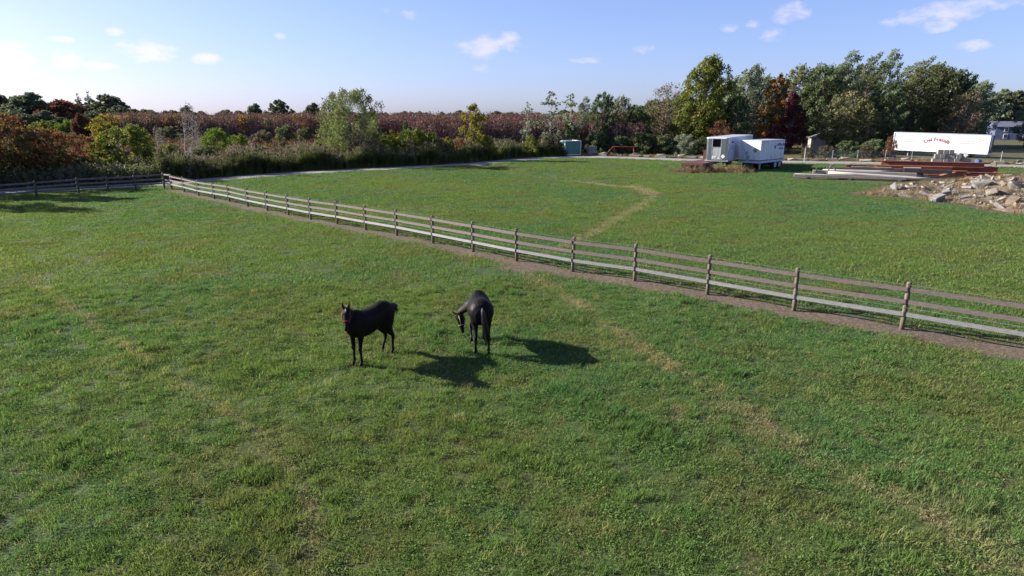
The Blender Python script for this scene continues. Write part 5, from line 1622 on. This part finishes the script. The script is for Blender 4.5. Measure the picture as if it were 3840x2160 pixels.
plant('shrub_olive', 2030, 94, 1.7, .9, 'small rusty brush patch left of the garage window', 'shrub', 2.5)
plant('shrub_dark', 2135, 98, 2.4, 1.1, 'dark brush in front of the garage wall', 'shrub', 2.5)
plant('shrub_dark', 2200, 99, 2.6, 1.1, 'dark brush left of the long trailer nose', 'shrub', 1.0)

for (k, x, Y, h, w, lb) in [
        ('green_b', 1820, 127, 13.0, .95, 'dark tree filling in behind the maple'), ('green_a', 1912, 129, 13.6, .95, 'green tree behind the orange one'),
        ('silver_a', 2035, 133, 15.6, 1.05, 'grey green tree behind the crimson and dark ones'), ('green_a', 2088, 135, 15.8, 1.0, 'green tree behind the tall silvery one'),
        ('green_b', 2140, 134, 15.0, 1.0, 'dark tree behind the olive tree at the garage'), ('silver_b', 2255, 138, 16.6, 1.0, 'windblown tree behind the gap left of the long trailer'),
        ('green_b', 2320, 140, 15.6, 1.05, 'dark tree behind the long trailer left half'), ('green_a', 2372, 142, 15.4, 1.05, 'green tree behind the long trailer right half'),
        ('green_b', 1640, 124, 8.8, 1.0, 'dark tree filling in behind the thin brown one'), ('green_b', 2425, 140, 12.8, 1.0, 'dark tree left of the pale green one by the house')]:
    plant(k, x, Y, h, w, lb, 'tree')
# willow and the growth along the drive
plant('willow', 884, 83, 9.2, 1.0, 'rounded willow with bare lower limbs over the reed bank', 'tree', 0)
plant('yellowtree', 1187, 91, 7.4, .95, 'upright yellowing tree behind the reed bank', 'tree', 0)
plant('shrub_yg', 1040, 86, 4.4, .82, 'bright yellow green bush right of the willow', 'shrub', .3)
plant('shrub_y', 985, 88, 4.0, .8, 'yellow bush close right of the willow trunk', 'shrub', 1)
plant('shrub_y', 1125, 88, 3.2, .8, 'small yellow bush left of the yellowing tree', 'shrub', 2)
plant('shrub_bronze', 1160, 90, 3.0, .8, 'russet bush at the foot of the yellowing tree', 'shrub', 2)
plant('darkbush', 1022, 96, 5.2, .4, 'dark narrow evergreen above the yellow green bush', 'shrub', 2)
plant('shrub_yg', 1335, 99, 3.2, .75, 'yellow green bush below the slim pale sapling', 'shrub', 2)
plant('shrub_olive', 1270, 97, 2.6, 1.0, 'olive bush between yellowing tree and saplings', 'shrub', 1)
plant('shrub_olive', 1385, 102, 3.0, 1.0, 'olive bush at the foot of the tallest sapling', 'shrub', 2)
plant('shrub_y', 815, 85, 2.6, .8, 'low yellow bush left of the willow trunk', 'shrub', 2)
plant('shrub_lime', 545, 92, 4.2, 1.0, 'lime green bushy willow shrub behind the reeds', 'shrub', .5)
plant('shrub_yg', 600, 96, 3.4, .8, 'yellow green bush right of the lime shrub', 'shrub', .5)
plant('bare', 472, 69, 7.4, .9, 'bare pale forked tree rising by the drive', 'tree', .2)
plant('bare', 497, 78, 5.8, .8, 'second bare tree behind the first', 'tree', 2.0)
plant('bare', 405, 74, 5.0, .8, 'small leaning bare tree left of the forked one', 'tree', 3.6)
plant('shrub_yg', 322, 66, 5.0, .92, 'large yellow green shrub at the drive bend', 'shrub', .5)
plant('shrub_y', 245, 68, 3.4, .8, 'golden yellow shrub left of the large yellow green one', 'shrub', .5)
plant('shrub_red', 105, 58, 4.7, 1.0, 'spreading red and brown sumac over the shaded fence', 'shrub', 0)
plant('shrub_red', 165, 63, 4.3, .9, 'browner sumac right of the spreading red one', 'shrub', 2)
plant('shrub_red', -25, 56, 6.2, .95, 'tall orange red sumac at the edge of the drive', 'shrub', 1)
plant('shrub_yg', 20, 61, 3.4, .9, 'yellow green bush under the tall orange sumac', 'shrub', 1)
plant('shrub_green', 60, 56.5, 2.1, 1.0, 'low green bush beneath the red sumac', 'shrub', 1)
plant('shrub_dark', 190, 60.5, 2.2, 1.1, 'low dark bush beneath the brown sumac', 'shrub', 1)
plant('shrub_dark', 390, 68, 2.6, 1.1, 'dark bush between yellow green shrub and bare tree', 'shrub', 3)
plant('green_b', -270, 51, 9.6, .8, 'dark tree past the left end of the shaded fence', 'tree', 1)
plant('green_a', -330, 45, 8.6, .75, 'green tree beside the drive beyond the dark one', 'tree', 2)
plant('shrub_yg', -120, 54, 4.6, 1.1, 'yellow green shrub past the tall orange sumac', 'shrub', 1)
for (k, x, Y, h, w, lb) in [
        ('shrub_yg', 965, 86.5, 3.6, .9, 'yellow green bush between the willow and its neighbour bush'), ('shrub_yg', 1075, 86.5, 3.9, .85, 'yellow green bush right of the brightest one'),
        ('shrub_olive', 1105, 87, 3.0, 1.0, 'olive bush left of the small yellow one'), ('shrub_yg', 1215, 91, 3.4, .9, 'yellow green bush right foot of the yellowing tree'),
        ('shrub_olive', 925, 83, 2.8, 1.0, 'olive bush at the right foot of the willow'), ('shrub_yg', 795, 82, 2.8, .9, 'yellow green bush at the left foot of the willow'),
        ('shrub_olive', 730, 78, 2.5, 1.1, 'olive bush standing in the reeds left of the willow'), ('shrub_green', 660, 76, 2.4, 1.1, 'green bush standing in the reed bank'),
        ('shrub_yg', 425, 71, 3.0, .9, 'yellow green bush beside the bare forked tree'), ('shrub_green', 520, 73, 2.6, 1.0, 'green bush right behind the bare forked tree'),
        ('shrub_olive', 590, 75, 2.5, 1.1, 'olive bush in the reeds below the lime shrub')]:
    plant(k, x, Y, h, w, lb, 'shrub')
# middle ground, between reeds and saplings
for (k, x, Y, h, w, lb) in [
        ('shrub_yg', 108, 118, 5.2, .8, 'yellow green bush in the brush behind the sumac'), ('far_red', 205, 138, 6.4, .5, 'red autumn tree at the brush edge'),
        ('shrub_y', 262, 125, 6.2, .85, 'tan yellow tree among the brown saplings'), ('shrub_lime', 160, 112, 2.4, .7, 'small lime bush in the brush'),
        ('shrub_green', 340, 118, 4.4, .7, 'dark green bush in front of the saplings'), ('shrub_green', 425, 122, 4.0, .8, 'green bush behind the bare trees'),
        ('shrub_olive', 660, 112, 3.6, .9, 'olive bush in front of the sapling wood'), ('shrub_green', 720, 118, 4.2, .7, 'green bush left of the willow crown'),
        ('shrub_green', 770, 116, 3.9, .6, 'narrow green bush close to the willow crown'), ('far_red', 10, 92, 5.2, .5, 'orange red shrub behind the tall sumac'),
        ('shrub_lime', 20, 122, 4.6, .6, 'pale green sapling clump left of the brush'), ('shrub_y', 560, 140, 4.6, .7, 'yellowish bush in the sapling edge'),
        ('shrub_dark', 840, 108, 4.8, .6, 'dark bush against the willow')]:
    plant(k, x, Y, h, w, lb, 'shrub')
# far left wood
for (k, x, Y, h, w, lb) in [
        ('far_a', -15, 215, 13.2, 1.1, 'far dark tree at the left end of the distant wood'), ('far_b', 70, 205, 12.8, 1.35, 'broad olive crowned tree in the distant wood'),
        ('far_red', 160, 205, 10.6, 1.25, 'round russet tree in the distant wood'), ('pine', 203, 225, 13.6, 1.15, 'left of two dark spruces in the distant wood'),
        ('pine', 228, 228, 14.4, 1.1, 'right of two dark spruces in the distant wood'), ('far_a', 272, 210, 12.4, 1.2, 'dark round tree right of the spruces'),
        ('far_b', 110, 180, 7.4, 1.2, 'lower dark tree before the russet one'), ('far_a', 232, 180, 7.2, 1.3, 'lower dark tree under the spruces'),
        ('far_a', 20, 180, 7.6, 1.4, 'lower dark tree at the left of the distant wood'), ('shrub_lime', 175, 170, 5.0, 1.2, 'pale green bush before the distant wood'),
        ('far_a', 300, 200, 9.0, 1.1, 'sloping edge tree of the distant wood'), ('far_b', 468, 260, 10.0, .8, 'lone far tree behind the bare trees'),
        ('far_b', 640, 255, 10.6, .9, 'far tree left of the flat topped one'), ('far_a', 702, 255, 12.0, .9, 'far flat topped tree over the sapling wood'),
        ('far_b', 786, 255, 10.8, .9, 'far tree touching the willow crown'), ('far_a', 1155, 270, 8.4, 1.0, 'far tree behind the yellowing tree'),
        ('far_a', 385, 270, 8.0, 1.2, 'low far tree right of the distant wood'), ('far_b', 30, 220, 12.0, 1.3, 'far tree between the left end tree and the broad olive one'),
        ('far_b', 125, 222, 10.2, 1.3, 'far tree between the olive crowned and russet trees'), ('far_a', 185, 212, 9.6, 1.2, 'dark tree filling in under the left spruce'),
        ('far_b', 245, 214, 10.2, 1.3, 'rounded tree directly right of the spruces'), ('far_a', 300, 222, 10.0, 1.2, 'last tall tree before the wood slopes down'),
        ('far_b', 335, 235, 8.4, 1.2, 'low dark tree ending the distant wood'), ('far_a', 60, 175, 6.6, 1.5, 'low dark tree edging the distant wood by the brush'),
        ('far_b', 150, 172, 5.6, 1.6, 'broad low tree edging the distant wood'), ('far_b', 290, 178, 6.4, 1.5, 'low tree at the right foot of the distant wood')]:
    plant(k, x, Y, h, w, lb, 'tree')

# ------------------------------------------------------------------ growth nobody could count
def reed_clump(seed, n, h0, h1, rad, plume=.5):
    g = np.random.default_rng(seed); V, F, A, MI = [], [], [], []
    for i in range(n):
        a = g.uniform(0, 6.28); r_ = rad * math.sqrt(g.random()); h = g.uniform(h0, h1)
        p = np.array([r_ * math.cos(a), r_ * math.sin(a), -.05]); ln = np.array([g.normal(.12, .1), g.normal(0, .1), 0]) * h
        s = np.array([math.cos(a * 5), math.sin(a * 5), 0])
        pts = [p, p + ln * .3 + [0, 0, h * .5], p + ln + [0, 0, h]]
        v = g.uniform(0, 1)
        for j in range(2):
            b = len(V); w0 = .022 * (1 - .3 * j)
            V += [pts[j] - s * w0, pts[j] + s * w0, pts[j + 1] + s * w0 * .7, pts[j + 1] - s * w0 * .7]; F.append((b, b + 1, b + 2, b + 3)); A.append(v); MI.append(0)
        for j in range(5):
            t = g.uniform(.3, .95); q = p + ln * t + [0, 0, h * t]; d = g.uniform(0, 6.28); L_ = g.uniform(.3, .55); dv = np.array([math.cos(d), math.sin(d), g.uniform(.1, .8)]); dv /= np.linalg.norm(dv)
            sd = np.cross(dv, [0, 0, 1]); sd /= np.linalg.norm(sd); w = .03
            b = len(V); V += [q - sd * w, q + sd * w, q + dv * L_ + sd * .008 - [0, 0, .08], q + dv * L_ - sd * .008 - [0, 0, .08]]; F.append((b, b + 1, b + 2, b + 3)); A.append(g.random()); MI.append(0)
        if g.random() < plume:
            top = pts[2]
            for j in range(4):
                d = np.array([g.normal(.5, .3), g.normal(0, .35), 1.0]); d /= np.linalg.norm(d); sd = np.cross(d, [math.cos(a), math.sin(a), .2]); sd /= np.linalg.norm(sd); L_ = g.uniform(.22, .4)
                b = len(V); V += [top - sd * .012, top + d * L_ * .5 - sd * .05, top + d * L_, top + d * L_ * .5 + sd * .05]; F.append((b, b + 1, b + 2, b + 3)); A.append(g.random()); MI.append(1)
    me = np_mesh('reeds', np.array(V), np.array(F), False, {'var': ('FACE', A)})
    me.materials.append(LM['reed']); me.materials.append(LM['plume'])
    me.polygons.foreach_set('material_index', np.array(MI, np.int32))
    return me
def twig_clump(seed, n, h0, h1, rad, nl, leaf, mats, lean=.06, top=.45, stem=.03):
    """upright whippy stems with sparse leaves towards their tops"""
    g = np.random.default_rng(seed); V, F, A, MI = [], [], [], []
    for i in range(n):
        a = g.uniform(0, 6.28); r_ = rad * math.sqrt(g.random()); h = g.uniform(h0, h1)
        p = np.array([r_ * math.cos(a), r_ * math.sin(a), -.1]); e = p + np.array([g.normal(.02, lean) * h, g.normal(0, lean) * h, h])
        for s in (np.array([1, 0, 0]), np.array([0, 1, 0])):
            b = len(V); V += [p - s * stem, p + s * stem, e + s * stem * .3, e - s * stem * .3]; F.append((b, b + 1, b + 2, b + 3)); A.append(.5); MI.append(0)
        for j in range(4):
            t = g.uniform(.35, .8); q = p + (e - p) * t; f = q + np.array([g.normal(0, .09) * h, g.normal(0, .09) * h, g.uniform(.12, .25) * h]); s = np.array([.6, .8, 0]) * stem * .5
            b = len(V); V += [q - s, q + s, f + s * .3, f - s * .3]; F.append((b, b + 1, b + 2, b + 3)); A.append(.5); MI.append(0)
        k = nl
        tt = 1 - g.uniform(0, 1, k) ** 1.5 * (1 - top); c = p + (e - p) * tt[:, None] + g.normal(0, .055 * h, (k, 3)) * [1, 1, .5]
        v, f = leaves_np(g, c, leaf, .6); f = f + len(V); V += list(v); F += [tuple(x) for x in f]; A += list(g.random(k)); MI += [1] * k
    me = np_mesh('stems', np.array(V), np.array(F), False, {'var': ('FACE', A)})
    for mt in mats: me.materials.append(mt)
    me.polygons.foreach_set('material_index', np.array(MI, np.int32))
    return me
def scatter(n, fx, seed): 
    g = np.random.default_rng(seed); return fx(g, n)
def cloud(name, pts, protos, smin, smax, label, cat, seed, probs=None, tilt=.05):
    g = np.random.default_rng(seed); n = len(pts)
    rot = np.column_stack([g.normal(0, tilt, n), g.normal(0, tilt, n), g.uniform(0, 6.28, n)])
    stuff_cloud(name, np.column_stack([pts, gz(pts)]), protos, rot, g.uniform(smin, smax, n), g.choice(len(protos), n, p=probs), label, cat)

# reed bank along the far side of the drive
g = np.random.default_rng(77)
x = g.uniform(-33, 7.5, 5200); off = g.uniform(2.5, 10, 5200) ** 1.0
nrm_off = np.interp(x, ROAD[:, 0], np.hypot(1, np.gradient(ROAD[:, 1], ROAD[:, 0])))
rp = np.column_stack([x, yroad(x) + off * np.minimum(nrm_off, 1.9)])
gsc = np.random.default_rng(70)
rk = .95 + .22 * np.sin(rp[:, 0] * .8 + rp[:, 1] * .35) + .18 * np.sin(rp[:, 0] * 2.1 - rp[:, 1] * .7)
stuff_cloud('reed_bank', np.column_stack([rp, gz(rp)]), [reed_clump(1, 18, 1.2, 1.9, .35, .04), reed_clump(2, 18, 1.1, 1.7, .35, .0), reed_clump(3, 16, 1.3, 2.1, .35, .1), reed_clump(4, 18, .9, 1.5, .4, .0)],
            np.column_stack([gsc.normal(0, .09, len(rp)), gsc.normal(0, .09, len(rp)), gsc.uniform(0, 6.28, len(rp))]), rk * gsc.uniform(.75, 1.15, len(rp)),
            np.where((rp[:, 0] < -8) & (gsc.random(len(rp)) < .3), 2, gsc.choice(4, len(rp))), 'tall dark reeds with tan plumes lining the gravel drive', 'reeds')
# undergrowth left of the reeds
g = np.random.default_rng(79)
x = g.uniform(-75, -31, 2600); off = g.uniform(3.0, 16, 2600)
up = np.column_stack([x, yroad(x) + off * 1.25])
under = [twig_clump(31, 9, .8, 1.7, .5, 22, .17, [MATS['twig'], LM['brushleaf']], .12, .1, .014), twig_clump(32, 9, .6, 1.4, .5, 26, .17, [MATS['twig'], LM['green']], .14, .05, .014), twig_clump(33, 8, .7, 1.6, .5, 22, .17, [MATS['twig'], LM['olive']], .14, .1, .014)]
cloud('undergrowth', up, under, .8, 1.3, 'tangled dark undergrowth beneath the sumac and yellow green shrubs', 'undergrowth', 80)
# brush flat behind the reeds
g = np.random.default_rng(81)
n = 7500
bpx = np.column_stack([g.uniform(-130, 12, n), g.uniform(74, 160, n)])
bpx = bpx[(bpx[:, 1] > yroad(bpx[:, 0]) + 9) & (np.abs(bpx[:, 0]) < .95 * bpx[:, 1] + 10)]
brush = [twig_clump(41, 9, .8, 1.9, .7, 18, .2, [MATS['twig'], LM['brushleaf']], .12, .2, .014), twig_clump(42, 9, .9, 2.1, .7, 10, .18, [MATS['twig'], LM['redbrown']], .1, .3, .014), twig_clump(43, 9, .6, 1.5, .7, 22, .2, [MATS['twig'], LM['olive']], .14, .1, .014)]
cloud('brush', bpx, brush, .8, 1.3, 'low purplish brown brush between the reed bank and the sapling wood', 'brush', 82)
# sapling wood
g = np.random.default_rng(83)
n = 6000
sp = np.column_stack([g.uniform(-200, 34, n), 134 + np.abs(g.normal(0, 24, n))])
sp = sp[(sp[:, 0] < .9 * sp[:, 1]) & (sp[:, 0] > -.62 * sp[:, 1]) & ~((sp[:, 0] > 0) & (sp[:, 1] < 120))]
sap = [twig_clump(50 + i, 7, 4.6, 6.0, 1.1, 18, .27, [MATS['twig'], LM['thicket']], .035, .6, .05) for i in range(4)] + [twig_clump(55, 7, 4.4, 5.6, 1.1, 44, .34, [MATS['twig'], LM['thicket_yellow']], .035, .5, .04), twig_clump(56, 6, 4.2, 5.2, 1.1, 30, .34, [MATS['twig'], LM['olive']], .04, .35, .04), twig_clump(57, 6, 4.4, 5.6, 1.1, 34, .32, [MATS['twig'], LM['sumac']], .04, .5, .04)]
cloud('sapling_wood', sp, sap, .68, 1.22, 'dense wood of bare reddish brown saplings across the middle distance', 'saplings', 84, [.205, .205, .205, .205, .05, .07, .06], .02)
# continuing sapling belt towards the right, closer in
n = 1100
sp2 = np.column_stack([g.uniform(-30, 22, n), g.uniform(104, 134, n)])
sp2 = sp2[(sp2[:, 1] > yroad(sp2[:, 0]) + 14)]
cloud('near_saplings', sp2, sap[:4], .7, 1.1, 'leafless brown saplings right of the willow behind the yellow bushes', 'saplings', 86, None, .02)
# far tree belt on the horizon
g = np.random.default_rng(87)
n = 420
fp_ = np.column_stack([g.uniform(-420, 420, n), g.uniform(290, 420, n)])
def joined(kind):
    tr, cr = PROTO[kind]; return cr
cloud('far_wood', fp_, [joined('far_a'), joined('far_b'), joined('far_red')], .6, .85, 'distant belt of trees along the horizon', 'wood', 88, [.5, .42, .08], 0)
# wood behind the right-hand trees
n = 150
rp_ = np.column_stack([g.uniform(40, 210, n), g.uniform(150, 230, n)])
rp_ = rp_[(np.abs(rp_[:, 0] - .78 * rp_[:, 1]) > 14) & (rp_[:, 0] < .9 * rp_[:, 1]) & ((rp_[:, 0] < .38 * rp_[:, 1]) | (rp_[:, 0] > .47 * rp_[:, 1]))] if False else rp_[(rp_[:, 1] > 185)]
cloud('back_wood', rp_, [joined('far_a'), joined('far_b')], .85, 1.1, 'shaded wood behind the trees on the right', 'wood', 89, None, 0)

# straw under the derelict trailers and dry weeds on the rubble mound
straw = [tuft(61, 70, .45, .15, .45, .022, 1.6, mat=LM['straw'], name='straw', dead=.3), tuft(62, 70, .5, .10, .3, .022, 2.2, mat=LM['rust_straw'], name='straw', dead=.3)]
g = np.random.default_rng(90)
n = 230
s_ = np.column_stack([g.normal(21.7, 1.7, n), g.normal(71.0, .55, n)])
cloud('straw_heap', s_, straw, .7, 1.4, 'heap of tan straw and dead weeds under the trailer noses', 'straw', 91, [.7, .3], .9)
n = 3600
w_ = np.column_stack([g.uniform(26, 62, n), g.uniform(35, 60, n)]); w_ = w_[mound_q(w_) < 1.05]
w_ = w_[g.random(len(w_)) < .75]
weeds = [tuft(63, 40, .3, .12, .4, .018, 1.2, mat=LM['straw'], name='weed', dead=.3), tuft(64, 40, .3, .1, .35, .018, 1.2, mat=LM['brushleaf'], name='weed', dead=.3), tuft(65, 40, .3, .15, .45, .018, 1.0, mat=LM['rust_straw'], name='weed', dead=.3)]
o_ = None
gg = np.random.default_rng(92); n = len(w_)
stuff_cloud('dry_weeds', np.column_stack([w_, gz(w_) + mound_z(w_)]), weeds, np.column_stack([np.zeros(n), np.zeros(n), gg.uniform(0, 6, n)]), gg.uniform(.6, 1.2, n), gg.choice(3, n, p=[.45, .47, .08]), 'dry brown weeds growing over the rubble mound', 'weeds')
n = 2600
fr_ = np.column_stack([g.uniform(26, 66, n), g.uniform(35, 60, n)]); fr_ = fr_[mound_q(fr_) < 1.0]
gg = np.random.default_rng(95); n = len(fr_)
stuff_cloud('rubble_fines', np.column_stack([fr_, gz(fr_) + mound_z(fr_) + .03]), [CH['concrete'][2], CH['limestone'][5], CH['tan_stone'][0], CH['dark_stone'][2]], gg.uniform(-.8, .8, (n, 3)) * [1, 1, 4], gg.uniform(.06, .2, n),
            gg.choice(4, n, p=[.35, .25, .25, .15]), 'small broken stones and grit strewn over the rubble mound', 'rubble')
n = 900
xw = g.uniform(13, 78, n); w2 = np.column_stack([xw, yroad(xw) + g.uniform(3.2, 7.5, n)])
cloud('verge_weeds', w2, weeds + [tuft(66, 50, .35, .1, .3, .018, 1.2, mat=LM['olive'], name='weed', dead=.3)], .7, 1.2, 'dry verge weeds among the stones along the drive', 'weeds', 93, [.25, .25, .1, .4])
n = 260
mc = np.column_stack([g.uniform(-28, 15, n), np.zeros(n)])
